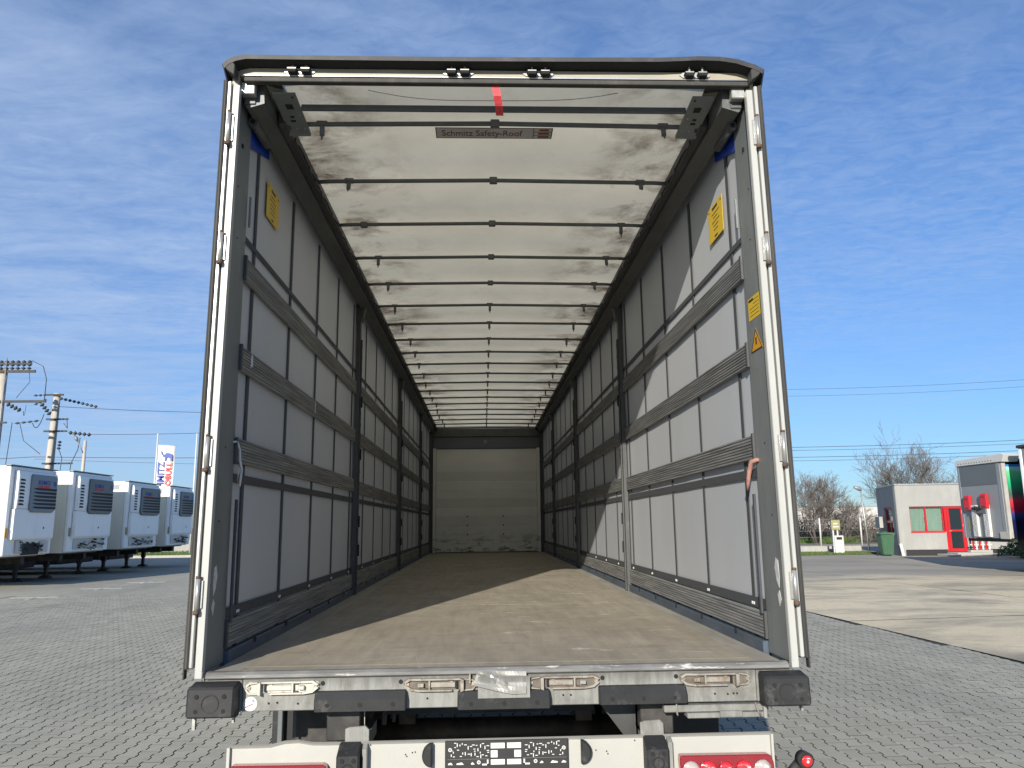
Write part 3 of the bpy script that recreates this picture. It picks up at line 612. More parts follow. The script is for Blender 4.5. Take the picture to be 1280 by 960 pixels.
# red strap and cord
mb = MB(); pts = [(-.003, .012, 2.725), (-.001, .010, 2.68), (.006, .014, 2.64), (.014, .05, 2.61), (.020, .12, 2.60)]
for k in range(len(pts)-1):
    a, b = Vector(pts[k]), Vector(pts[k+1]); w = Vector((.0185, 0, 0)); t_ = Vector((0, .0015, 0))
    vs = [mb.bm.verts.new(p) for p in (a-w, a+w, b+w, b-w)]; mb.bm.faces.new(vs)
o = tp('red_strap', mb, 'red_strap'); md = o.modifiers.new('s', 'SOLIDIFY'); md.thickness = .003
mb = MB(); mb.tube([(-.62+1.22*t, .03, 2.675-.055*(1-((t-.5)*2)**2)-.006*math.sin(t*9)) for t in [k/16 for k in range(17)]], .0022, 5); tp('cord', mb, 'line_dark')

# sliding roof: tarpaulin, bows, rear plates
mb = MB(); nx, ny = 10, 120; vs = []
for j in range(ny+1):
    row = []
    for i in range(nx+1):
        x = -1.16+2.32*i/nx; y = .02+(LEN-.02)*j/ny; ph = ((y-.35)/.683) % 1
        z = 2.722+.016*max(0, 1-y/.35)+.014*math.sin(math.pi*ph)+.006*mnoise.noise(Vector((x*2, y*1.5, 0)))+.018*(1-(x/1.16)**2)
        row.append(mb.bm.verts.new((x, y, z)))
    vs.append(row)
for j in range(ny):
    for i in range(nx): mb.bm.faces.new((vs[j][i], vs[j][i+1], vs[j+1][i+1], vs[j+1][i]))
tp('roof_tarpaulin', mb, 'roof', smooth=True)
ybow = [1.034+.683*k for k in range(19)]
def bow_mesh():
    mb = MB(); mb.tube([(-1.10, 0, -.006), (-1.0, 0, .0), (0, 0, .012), (1.0, 0, .0), (1.10, 0, -.006)], .013, 8); return mb.mesh('roof_bow', 'bow')
bowm = bow_mesh()
q = MB(); q.box((-.012, -.010, -.062), (.012, .006, -.004), None, .002); q.box((-.028, -.016, -.006), (.028, .016, .016), None, .003); q.tube([(0, -.004, -.055), (0, -.012, -.085)], [.008, .004], 6); hookm = q.mesh('hook', 'bow')
q = MB(); q.box((-.024, -.018, -.020), (.024, .018, .018), None, .004); clampm = q.mesh('bow_clamp', 'bow')
q = MB(); q.disc((0, 0, 0), .022, 'x', .05, 10); rollm = q.mesh('roller', 'rail_dark')
for k, y in enumerate([.352]+ybow):
    zb = 2.669+rnd.uniform(-.003, .003)
    b = link('roof_bow', bowm, T, (0, y, CH+zb), (0, 0, rnd.uniform(-.002, .002)))
    for x in (-.90+rnd.uniform(-.02, .02), .90+rnd.uniform(-.02, .02)):
        if k == 2 and x < 0: link('bow_clamp', clampm, b, (x, 0, 0))
        else: link('hook', hookm, b, (x, 0, 0), (rnd.uniform(-.5, .2), 0, 0))
    if k < 6 and k != 5: link('bow_clamp', clampm, b, (0, 0, .012))
    else: link('hook', hookm, b, (0, 0, .012), (rnd.uniform(-.4, .1), 0, 0))
    for s in (-1, 1): link('roller', rollm, b, (s*1.095, 0, -.006))
tb('rear_bow', (-.98, .185, 2.660), (.98, .205, 2.690), 'bow', .003)
for s in (-1, 1):
    mb = MB(); mb.prism([(.06, 2.672), (.06, 2.678), (.42, 2.658), (.42, 2.640), (.40, 2.650)], s*.980, s*1.092, 'x')
    o = tp('roof_end_plate', mb, 'post_grey')
    q = MB(); q.box((s*1.015, .15, 2.662), (s*1.05, .19, 2.670)); q.box((s*1.03, .25, 2.656), (s*1.05, .262, 2.668)); q.box((s*1.03, .285, 2.654), (s*1.055, .30, 2.668)); q.disc((s*1.0, .09, 2.670), .006, 'z', .006, 8); tp('plate_slot', q, 'dark_hole', o)
    q = MB(); q.disc((s*1.0, .36, 2.652), .005, 'z', .006, 8); q.disc((s*1.04, .36, 2.652), .005, 'z', .006, 8); q.disc((s*1.0, .24, 2.6585), .005, 'z', .006, 8); tp('bolt', q, 'bolt', o)
    # side roof runner
    mb = MB(); mb.prism([(s*1.125, 2.618), (s*1.205, 2.592), (s*1.215, 2.60), (s*1.222, 2.70), (s*1.262, 2.70), (s*1.262, 2.745), (s*1.135, 2.745)], .06, LEN, 'y')
    ra = tp('side_rail', mb, 'rail_grey')
    q = MB(); q.prism([(s*1.085, 2.650), (s*1.122, 2.640), (s*1.122, 2.730), (s*1.092, 2.730)], .30, LEN, 'y'); tp('roof_runner', q, 'rail_dark', ra)
    q = MB(); q.tube([(s*1.232, .24, 2.675), (s*1.232, LEN, 2.675)], .011, 8); tp('curtain_track', q, 'rail_dark', ra)
    q = MB(); q.box((s*1.165, .0525, 2.61), (s*1.222, .30, 2.70), None, .004); q.box((s*1.06, .03, 2.7455), (s*1.262, .5, 2.76)); tp('rail_end', q, 'rail_grey', ra)
    q = MB(); q.box((s*1.160, .010, 2.640), (s*1.226, .052, 2.700), None, .004); tp('rail_cap', q, 'galv', ra)
    q = MB(); q.tube([(s*1.212, .19, 2.585), (s*1.212, .42, 2.585)], .022, 14); q.ring((s*1.212, .185, 2.585), .012, .027, 'y', .02, 16); tp('roller_tube', q, 'rail_grey', ra)
    q = MB(); q.disc((s*1.212, .176, 2.585), .0125, 'y', .004, 12); q.disc((s*1.20, .10, 2.5985), .006, 'z', .004, 8); tp('tube_bore', q, 'dark_hole', ra)
    # small dark fittings along the runner
    q = MB()
    for y in np.arange(.5, 13.3, .34): q.box((s*1.078, y, 2.650), (s*1.086, y+.06, 2.675)); q.tube([(s*1.086, y+.03, 2.665), (s*1.080, y+.17, 2.672), (s*1.086, y+.37, 2.665)], .005, 5)
    tp('runner_fitting', q, 'rail_dark', ra)

# curtains with webbing
for s in (-1, 1):
    X = s*1.2565
    mb = MB(); ny, nz = 68, 12; vs = []
    for j in range(ny+1):
        row = []
        for i in range(nz+1):
            y = .06+(LEN-.06)*j/ny; z = -.05+2.785*i/nz
            row.append(mb.bm.verts.new((X+s*(.0035*mnoise.noise(Vector((y*.9, z*.5, s*5)))+.0010*math.sin(y*8.24)), y, z)))
        vs.append(row)
    for j in range(ny):
        for i in range(nz): mb.bm.faces.new((vs[j][i], vs[j+1][i], vs[j+1][i+1], vs[j][i+1]))
    cu = tp('curtain', mb, 'curtain', smooth=True)
    Xi = X-s*.0065
    yst = [.43+.7625*k for k in range(17)]
    mb = MB(); mb.box((Xi-.0012, -.019, .0), (Xi+.0012, .019, 2.60)); sm = mb.mesh('webbing_strap', 'strap')
    q = MB(); q.box((Xi-s*.006-.002, -.020, .194), (Xi-s*.006+.002, -.004, .208), None, .001); q.box((Xi-s*.006-.002, .004, .194), (Xi-s*.006+.002, .020, .208), None, .001); bk = q.mesh('strap_buckle', 'white_plain')
    for y in yst:
        o = link('webbing_strap', sm, T, (0, y, CH)); link('strap_buckle', bk, o)
    for z0, z1 in ((.800, .842), (.184, .232), (1.988, 2.016)):
        mb = MB(); mb.box((Xi-s*.0035-.0010, .255, z0), (Xi-s*.0035+.0010, LEN-.1, z1)); tp('curtain_band', mb, 'strap')
    mb = MB(); mb.prism([(.20, 2.70), (.585, 2.70), (.585, 2.585), (.35, 2.515), (.20, 2.47)], Xi-s*.005-.0012, Xi-s*.005+.0012, 'x'); tp('blue_patch', mb, 'blue_pvc')
    # stickers high on the curtain
    y0, y1, z0, z1 = (.58, .82, 2.26, 2.46) if s < 0 else (.51, .765, 2.16, 2.365)
    mb = MB(); mb.box((Xi-s*.006-.001, y0, z0), (Xi-s*.006+.001, y1, z1)); stk = tp('yellow_notice', mb, 'yellow')
    q = MB(); Xp = Xi-s*.0078
    q.box((Xp-.0004, y0+.08, z1-.03), (Xp+.0004, y1-.08, z1-.015)); q.disc((Xp, y0+.02, z1-.02), .006, 'x', .001, 8); q.disc((Xp, y1-.02, z1-.02), .006, 'x', .001, 8); q.box((Xp-.0004, y0+.10, z0+.012), (Xp+.0004, y1-.10, z0+.022))
    for k in range(5):
        zq = z1-.055-k*.024; w_ = rnd.uniform(.04, .09); q.box((Xp-.0004, (y0+y1)/2-w_, zq-.002), (Xp+.0004, (y0+y1)/2+w_*.8, zq+.002))
    tp('notice_print', q, 'black_print', stk)
    # bottom edge rail
    tb('bottom_rail', (s*1.2165, .252, -.06), (s*1.2445, LEN, .048), 'blue_steel', .003)
    q = MB()
    for y in np.arange(.62, 13, .62): q.box((s*1.216, y, .03), (s*1.2135, y+.035, .058))
    tp('rail_lug', q, 'dark_hole')
# post stickers on the right post
mb = MB(); mb.box((1.2385, .045, 1.555), (1.2395, .205, 1.665)); stk = tp('yellow_notice', mb, 'yellow'); q = MB()
for k in range(5): q.box((1.2378, .06, 1.645-k*.018), (1.2384, .06+rnd.uniform(.06, .13), 1.647-k*.018))
q.box((1.2378, .13, 1.648), (1.2384, .195, 1.658)); tp('notice_print', q, 'black_print', stk)
mb = MB(); mb.prism([(.050, 1.395), (.205, 1.395), (.128, 1.505)], 1.2385, 1.2395, 'x'); stk = tp('warning_triangle', mb, 'orange')
q = MB(); tri = [Vector((1.2380, y, z)) for y, z in ((.050, 1.395), (.205, 1.395), (.128, 1.505))]
for k in range(3):
    a, b = tri[k], tri[(k+1) % 3]; c = sum(tri, Vector())/3; q.face([a, b, b+(c-b)*.17, a+(c-a)*.17])
q.box((1.2377, .12, 1.425), (1.2382, .136, 1.46)); tp('triangle_border', q, 'black_print', stk)
# sticker on the roof
mb = MB(); mb.box((-.322, .438, 2.706), (.318, .552, 2.7075)); stk = tp('roof_sticker', mb, 'sticker_grey')
q = MB()
for a, b in (((-.322, .438), (.318, .442)), ((-.322, .548), (.318, .552)), ((-.322, .438), (-.317, .552)), ((.313, .438), (.318, .552)), ((.212, .438), (.216, .552)), ((.216, .478), (.318, .481)), ((.216, .514), (.318, .517)), ((.245, .450), (.295, .468)), ((.24, .488), (.30, .505)), ((.24, .524), (.30, .540))): q.box((*a, 2.7045), (*b, 2.7055))
tp('sticker_frame', q, 'dark_red_print', stk)
text('sticker_lettering', 'Schmitz Safety-Roof', .088, 'dark_red_print', stk, (-.290, .525, 2.7048), (math.pi, 0, 0), .0004, sx=.62)

# pillars
def pillar_mesh(s):
    q = MB(); q.box((s*1.205, -.032, .0), (s*1.2455, .032, 2.62), None, .004); q.box((s*1.190, -.014, .0), (s*1.2045, .014, 2.30), None, .003); q.box((s*1.200, -.050, -.004), (s*1.245, .050, .05), None, .004)
    q.prism([(s*1.185, 2.50), (s*1.21, 2.46), (s*1.245, 2.46), (s*1.245, 2.64), (s*1.160, 2.64)], -.040, .040, 'y', None, .003)
    return q.mesh('pillar', 'pillar_grey')
def pillar_holes(s):
    q = MB()
    for z in np.arange(.12, 2.3, .105): q.box((s*1.1885, -.005, z), (s*1.191, .005, z+.03))
    for z in (.33, .58, 1.18, 1.66): q.box((s*1.176, -.024, z), (s*1.189, -.006, z+.10), None, .002)
    return q.mesh('pillar_slot', 'dark_hole')
def pillar_rivet(s):
    q = MB()
    for z in (.27, .44, .52, .66, .74, 1.07, 1.28, 1.57): q.disc((s*1.1865, .009, z), .005, 'x', .004, 6)
    return q.mesh('rivet', 'alu')
slatm = {}
def slat_mesh(L_, s):
    key = (round(L_, 2), s)
    if key in slatm: return slatm[key]
    H = .118; n = 8; pr = [(s*1.2445, 0)]
    for k in range(n):
        z0 = H*k/n; pr += [(s*1.2335, z0+.001), (s*1.2285, z0+.004), (s*1.2285, z0+H/n-.004), (s*1.2335, z0+H/n-.001)]
    pr += [(s*1.2445, H)]
    q = MB(); q.prism(pr, 0, L_, 'y'); slatm[key] = q.mesh('slat', 'slat'); return slatm[key]
for s in (-1, 1):
    pm, ph_, pr_ = pillar_mesh(s), pillar_holes(s), pillar_rivet(s)
    for y in PIL:
        o = link('pillar', pm, T, (0, y, CH)); link('pillar_slot', ph_, o); link('rivet', pr_, o)
    edges = [.25]+PIL+[LEN-.10]
    for k in range(4):
        y0 = edges[k]+(.036 if k else .003); y1 = edges[k+1]-.036
        for z in (1.788, 1.340, .888, .060):
            if k == 0: tb('slat_holder', (s*1.2255, .236, z-.004), (s*1.2395, .256, z+.122), 'pillar_grey', .002)
            o = link('slat', slat_mesh(y1-y0-.006, s), T, (0, y0+.003, CH+z+rnd.uniform(-.006, .006)), (rnd.uniform(-.002, .002), 0, 0))
# bits stuck on slats / posts
q = MB(); q.prism([(.262, .895), (.285, .90), (.300, .86), (.27, .80), (.275, .90)], -1.2275, -1.2268, 'x'); q.tube([(-1.236, .215, .985), (-1.230, .245, .99), (-1.22, .262, .95), (-1.215, .255, .90), (-1.214, .285, .86), (-1.214, .262, .78)], .006, 5); tp('torn_tape', q, 'tape_white')
q = MB(); q.prism([(.385, 1.375), (.425, 1.385), (.42, 1.44), (.395, 1.45)], -1.2282, -1.2275, 'x'); q.prism([(1.87, 1.36), (1.89, 1.36), (1.888, 1.44), (1.87, 1.44)], -1.2282, -1.2275, 'x'); tp('label_remnant', q, 'tape_white')
q = MB(); q.tube([(1.232, .20, .880), (1.218, .24, .875), (1.210, .262, .83), (1.208, .285, .775), (1.208, .30, .74)], [.009, .013, .012, .009, .005], 7); q.tube([(1.215, .25, .87), (1.205, .275, .80), (1.205, .30, .77)], .007, 5); tp('frayed_strap', q, 'pink_strap')
q = MB(); q.tube([(1.270, .33, .745), (1.268, .35, .62), (1.27, .34, .52)], .002, 4); tp('loose_cord', q, 'tape_white')

# front bulkhead
for s in (-1, 1):
    tb('front_post', (s*1.17, LEN-.10, 0), (s*1.262, LEN, 2.62), 'pillar_grey', .004)
    tb('bulkhead_edge', (s*1.103, LEN-.135, .0), (s*1.168, LEN-.012, 2.245), 'front', .004)
zs = [.02, .39, .52, .655, .79, .925, 1.055, 1.19, 1.325, 1.46, 1.67, 1.88, 2.06, 2.235]
zs = [.015, .385, .575, .765, .955, 1.145, 1.335, 1.53, 1.73, 2.235]
for k in range(len(zs)-1):
    off = .012*(8-k)
    tb('bulkhead_plank', (-1.10, LEN-.035-off, zs[k]+.0005), (1.10, LEN-.01, zs[k+1]-.0005), 'front', .007)
for x in (-.42, .36):
    for z in (.385, .575, .765): q = MB(); q.disc((x, LEN-.125, z), .016, 'y', .03, 10); tp('bulkhead_bolt', q, 'dark_hole')
tb('bulkhead_header', (-1.168, LEN-.06, 2.245), (1.168, LEN-.012, 2.50), 'panel_dark', .004); tb('bulkhead_header', (-1.168, LEN-.09, 2.503), (1.168, LEN-.012, 2.68), 'rail_grey', .006)
tb('header_label', (-.06, LEN-.064, 2.36), (.01, LEN-.0605, 2.43), 'panel_grey')
tb('bulkhead_skin', (-1.26, LEN+.001, -.1), (1.26, LEN+.02, 2.75), 'white_paint')

# ---- below the floor
for s in (-1, 1):
    q = MB(); q.box((s*.60, .075, -.30), (s*.74, 11.5, -.10), None, .004); tp('chassis_rail', q, 'chassis')
for y in np.arange(.5, 13.3, .6): tb('cross_member', (-1.2, y, -.11), (1.2, y+.06, -.035), 'chassis')
tb('side_skirt_rail', (-1.262, .07, -.14), (-1.218, LEN, -.062), 'chassis'); tb('side_skirt_rail', (1.218, .07, -.14), (1.262, LEN, -.062), 'chassis')
tb('under_sill_shade_bar', (-.52, .30, -.25), (.40, .38, -.112), 'chassis')  # added dark bar hides bright ground, stands in for shade under the sill
def wheel(x, y, s):
    q = MB(); pr = [(.29, -.19), (.43, -.19), (.50, -.165), (.52, -.14), (.52, .14), (.50, .165), (.43, .19), (.29, .19)]
    n = 28; rings = []
    for r_, w in pr: rings.append([q.bm.verts.new((w, r_*math.cos(2*math.pi*j/n), r_*math.sin(2*math.pi*j/n))) for j in range(n)])
    for i in range(len(pr)-1):
        for j in range(n): q.bm.faces.new((rings[i][j], rings[i][(j+1) % n], rings[i+1][(j+1) % n], rings[i+1][j]))
    for k in range(-2, 3):
        for j in range(n*2):
            if k != 0 or j % 2: 
                a = 2*math.pi*(j+.3*(k % 2))/(n*2); q.box((k*.062-.024, -.001, 0), (k*.062+.024, .001, .001)) if False else None
    for k in (-.10, -.035, .035, .10): q.ring((k, 0, 0), .519, .527, 'x', .045, 28)
    bmesh.ops.recalc_face_normals(q.bm, faces=q.bm.faces[:])
    ty = tp('tyre', q, 'tyre'); ty.location = (x, y, .527)
    q = MB(); q.ring((s*.05, 0, 0), .16, .295, 'x', .22, 24); q.disc((s*.02, 0, 0), .17, 'x', .16, 20)
    for k in range(10): a = k*math.pi/5; q.disc((s*.17, .13*math.cos(a)*1.3, .13*math.sin(a)*1.3), .014, 'x', .03, 6)
    link('rim', q.mesh('rim', 'rim'), ty)
for y in (1.75, 3.06, 4.37):
    for s in (-1, 1): wheel(s*1.02, y, s)
    q = MB(); q.tube([(-.95, y, -.67), (.95, y, -.67)], .065, 12); q.box((-.6, y-.08, -.62), (-.5, y+.5, -.52)); q.box((.5, y-.08, -.62), (.6, y+.5, -.52)); tp('axle', q, 'chassis')
for s in (-1, 1):
    q = MB(); q.box((s*.80, .98, -.95), (s*1.20, .992, -.28), None, .003); tp('mud_flap', q, 'rubber')
    q = MB()
    pts_ = [(.98, -.32), (1.10, -.16), (1.35, -.145), (2.1, -.145), (2.35, -.2)]
    for k in range(len(pts_)-1):
        (ya, za), (yc, zc) = pts_[k], pts_[k+1]; vs = [q.bm.verts.new(p) for p in ((s*.82, ya, za), (s*1.22, ya, za), (s*1.22, yc, zc), (s*.82, yc, zc))]; q.bm.faces.new(vs)
    o = tp('mudguard', q, 'chassis'); md = o.modifiers.new('s', 'SOLIDIFY'); md.thickness = .008
q = MB(); q.box((-1.16, .93, -.62), (-1.135, 1.0, -.155), None, .003); tp('mudguard_edge', q, 'panel_dark')
q = MB(); q.box((-.985, .50, -.60), (-.75, .9, -.20), None, .02); tp('storage_box', q, 'chassis')
q = MB(); q.prism([(.42, -.17), (.60, -.17), (.60, -.34), (.55, -.34)], .20, .23, 'y'); q.box((.60, .15, -.36), (.76, .19, -.165)); tp('frame_gusset', q, 'pillar_grey')
q = MB(); q.tube([(-.50, .5, -.17), (-.53, .5, -.20), (-.545, .5, -.26), (-.55, .5, -.34)], .012, 8); q.tube([(-.47, .55, -.17), (-.50, .55, -.22), (-.51, .55, -.34)], .008, 8); tp('air_hose', q, 'chassis')
q = MB(); q.tube([(-.585, .10, -.17), (-.583, .10, -.25)], .002, 5); tp('cable', q, 'tape_white')
for xx in (-.60, .60+.055): 
    q = MB(); a = -.655 if xx < 0 else .59; q.prism([(a, -.34), (a, -.245), (a+.02, -.238), (a+.085, -.235), (a+.10, -.25), (a+.10, -.34)], .04, .055, 'y', None, .002); q.box((a+.01, .055, -.34), (a+.09, .35, -.28)); tp('underrun_bracket', q, 'sill_metal')
# underrun panel
mb = MB(); N_ = 40
def ztop(x):
    return -.292+.004*(x+1.14)/2.28 + (.014*math.exp(-((x+.865)/.055)**2)) + (-.004 if x < -.9 else 0)
PX0, PX1 = -1.126, 1.142
T_ = []; 
for i in range(N_+1):
    x = PX0+(PX1-PX0)*i/N_; z = ztop(x); T_.append([mb.bm.verts.new(p) for p in ((x, .022, -.62), (x, .022, z-.012), (x, .012, z-.002), (x, .030, z), (x, .034, z-.012), (x, .034, -.62))])
for i in range(N_):
    for k in range(5): mb.bm.faces.new((T_[i][k], T_[i+1][k], T_[i+1][k+1], T_[i][k+1]))
mb.box((PX0-.004, .004, -.62), (PX0+.008, .03, ztop(PX0)-.004)); mb.box((PX1-.006, .004, -.62), (PX1+.004, .03, ztop(PX1)-.004))
bmesh.ops.recalc_face_normals(mb.bm, faces=mb.bm.faces[:])
und = tp('underrun_panel', mb, 'bumper_white')
q = MB()
for x, z in ((-.545, -.305), (-.40, -.345), (-.395, -.352), (-.372, -.338), (.44, -.35), (.395, -.345), (.445, -.36), (.56, -.31), (-.36, -.336)): q.disc((x, .0215, z), .003, 'y', .003, 8)
tp('panel_hole', q, 'dark_hole', und)
def damper(x0):
    q = MB(); q.prism([(.0215, -.60), (-.060, -.60), (-.062, -.325), (.012, -.290), (.0215, -.290)], x0, x0+.092, 'x', None, .006)
    o = tp('rubber_damper', q, 'rubber'); q = MB()
    q.prism([(.0205, -.60), (-.02, -.60), (-.02, -.31), (.0205, -.291)], x0+.098, x0+.118, 'x', None, .003); tp('damper_plate', q, 'sill_metal', o)
    q = MB()
    for a in (.024, .070): q.disc((x0+a, -.0635, -.342), .0085, 'y', .006, 12)
    q.ring((x0+.046, -.062, -.378), .02, .025, 'y', .004, 18); tp('hole', q, 'dark_hole', o)
damper(-.672); damper(.594)
for c, sgn in ((-.300, -1), (.342, 1)):   # number plate lamps
    q = MB(); pl = [(c-sgn*.012, -.292), (c-sgn*.012, -.388)]+[(c-sgn*.012+sgn*.05*math.sin(t), -.340-.048*math.cos(t)) for t in [math.pi*k/10 for k in range(1, 10)]]
    pl = [(c-sgn*.012, -.300)]+[(c-sgn*.012+sgn*.042*math.sin(math.pi*k/10), -.344+.046*math.cos(math.pi*k/10)) for k in range(0, 11)]
    q.prism(pl[1:], -.018, .0215, 'y', None, .006); tp('plate_lamp', q, 'rubber', und)
# number plate carrier with cut-outs
q = MB(); q.box((-.236, .010, -.420), (.279, .0205, -.292), None, .004); pc = tp('plate_carrier', q, 'black_print', und)
q = MB(); r2 = random.Random(5); Y0, Y1 = .0075, .0098
for x0, x1, z0, z1 in ((-.046, .012, -.325, -.304), (.022, .080, -.325, -.304), (-.046, -.018, -.360, -.333), (.052, .080, -.360, -.333), (-.046, .012, -.388, -.368), (.022, .080, -.388, -.368), (-.082, -.056, -.390, -.384), (-.062, -.056, -.390, -.368), (.090, .096, -.390, -.368), (.090, .116, -.390, -.384)): q.box((x0, Y0, z0), (x1, Y1, z1))
cuts = []
for k in range(70):
    xo = r2.uniform(.078, .232); zc = -.302-.056*r2.random()
    if r2.random() < .55: a, b = r2.uniform(.004, .010), .0013
    else: a, b = .0014, r2.uniform(.003, .007)
    if any(abs(xo-c[0]) < (a+c[2])/2+.003 and abs(zc-c[1]) < b+c[3]+.0018 for c in cuts): continue
    cuts.append((xo, zc, a, b))
for side in (-1, 1):
    for xo, zc, a, b in cuts: q.box((.022+side*xo-a/2-.001, Y0, zc-b), (.022+side*xo+a/2+.001, Y1, zc+b))
    for xx, zz_ in ((.022+side*.237, -.328), (.022+side*.118, -.378)): q.ring((xx, .0086, zz_), .0045, .0075, 'y', .0022, 12); q.disc((xx, .0086, zz_), .002, 'y', .0022, 6)
    for a, b in ((.225, .245), (.18, .21), (.135, .15)): q.prism([(.022+side*a, -.386), (.022+side*b, -.386), (.022+side*b, -.381), (.022+side*(a+.008), -.377)], Y0, Y1, 'y')
tp('carrier_cutout', q, 'white_plain', pc)
tb('carrier_bar', (-.226, .0078, -.3655), (-.052, .0096, -.3645), 'grey_metal', 0, pc); tb('carrier_bar', (.086, .0078, -.3655), (.270, .0096, -.3645), 'grey_metal', 0, pc)
# light clusters
def cluster(x0, x1, zt):
    q = MB(); q.prism([(x0, zt-.14), (x0-.006, zt-.02), (x0-.004, zt), (x0, zt+.004), (x1-.018, zt+.002), (x1-.006, zt-.004), (x1+.004, zt-.03), (x1+.012, zt-.14)], -.018, .0215, 'y', None, .004)
    o = tp('light_cluster', q, 'lens_dark_red', und); W_ = x1-x0
    for k, (a, mt_, r_) in enumerate(((.10, 'lens_clear', .036), (.29, 'lens_red', .037), (.48, 'lens_red', .032), (.68, 'lens_red', .036), (.88, 'lens_clear', .036))):
        q = MB(); c = Vector((x0+W_*a, -.020, zt-.052)); n = 20; 
        q.tube([c+Vector((0, .002, 0)), c+Vector((0, -.006, 0)), c+Vector((0, -.012, 0)), c+Vector((0, -.014, 0))], [r_, r_*.97, r_*.72, r_*.05], n); lo = tp('lamp_lens', q, mt_, o, smooth=True)
        q = MB(); q.ring(c+Vector((0, -.011, 0)), r_*.34, r_*.42, 'y', .006, 16); q.disc(c+Vector((0, -.013, 0)), r_*.22, 'y', .006, 10)
        tp('lens_ring', q, 'lens_dark_red' if k in (1, 2, 3) else 'galv', lo)
    return o
cluster(.745, 1.130, -.368); cluster(-1.10, -.715, -.368)
q = MB(); q.tube([(-1.09, -.0195, -.3725), (-.72, -.0195, -.3725)], .0025, 6)
# marker lamp on a rubber arm
q = MB(); q.tube([(1.12, .05, -.56), (1.20, .03, -.47), (1.245, .0, -.41)], [.016, .018, .022], 10); q.tube([(1.262, .012, -.388), (1.268, -.030, -.392)], [.030, .034], 20); mk = tp('marker_lamp', q, 'rubber')
q = MB(); q.tube([(1.268, -.030, -.392), (1.2685, -.036, -.3925), (1.2687, -.041, -.3928)], [.024, .0235, .016], 20); tp('lamp_lens', q, 'lens_red', mk, smooth=True)
q = MB(); q.tube([(1.2687, -.041, -.3928), (1.269, -.043, -.393)], [.007, .005], 10); tp('lens_ring', q, 'white_plain', mk)
q = MB(); q.ring((1.255, .015, -.33), .02, .03, 'y', .02, 10)
# coupling-side legs, for the far end
for s in (-1, 1): q = MB(); q.box((s*.55, 11.0, -1.19), (s*.66, 11.12, -.12)); tp('landing_leg', q, 'chassis')

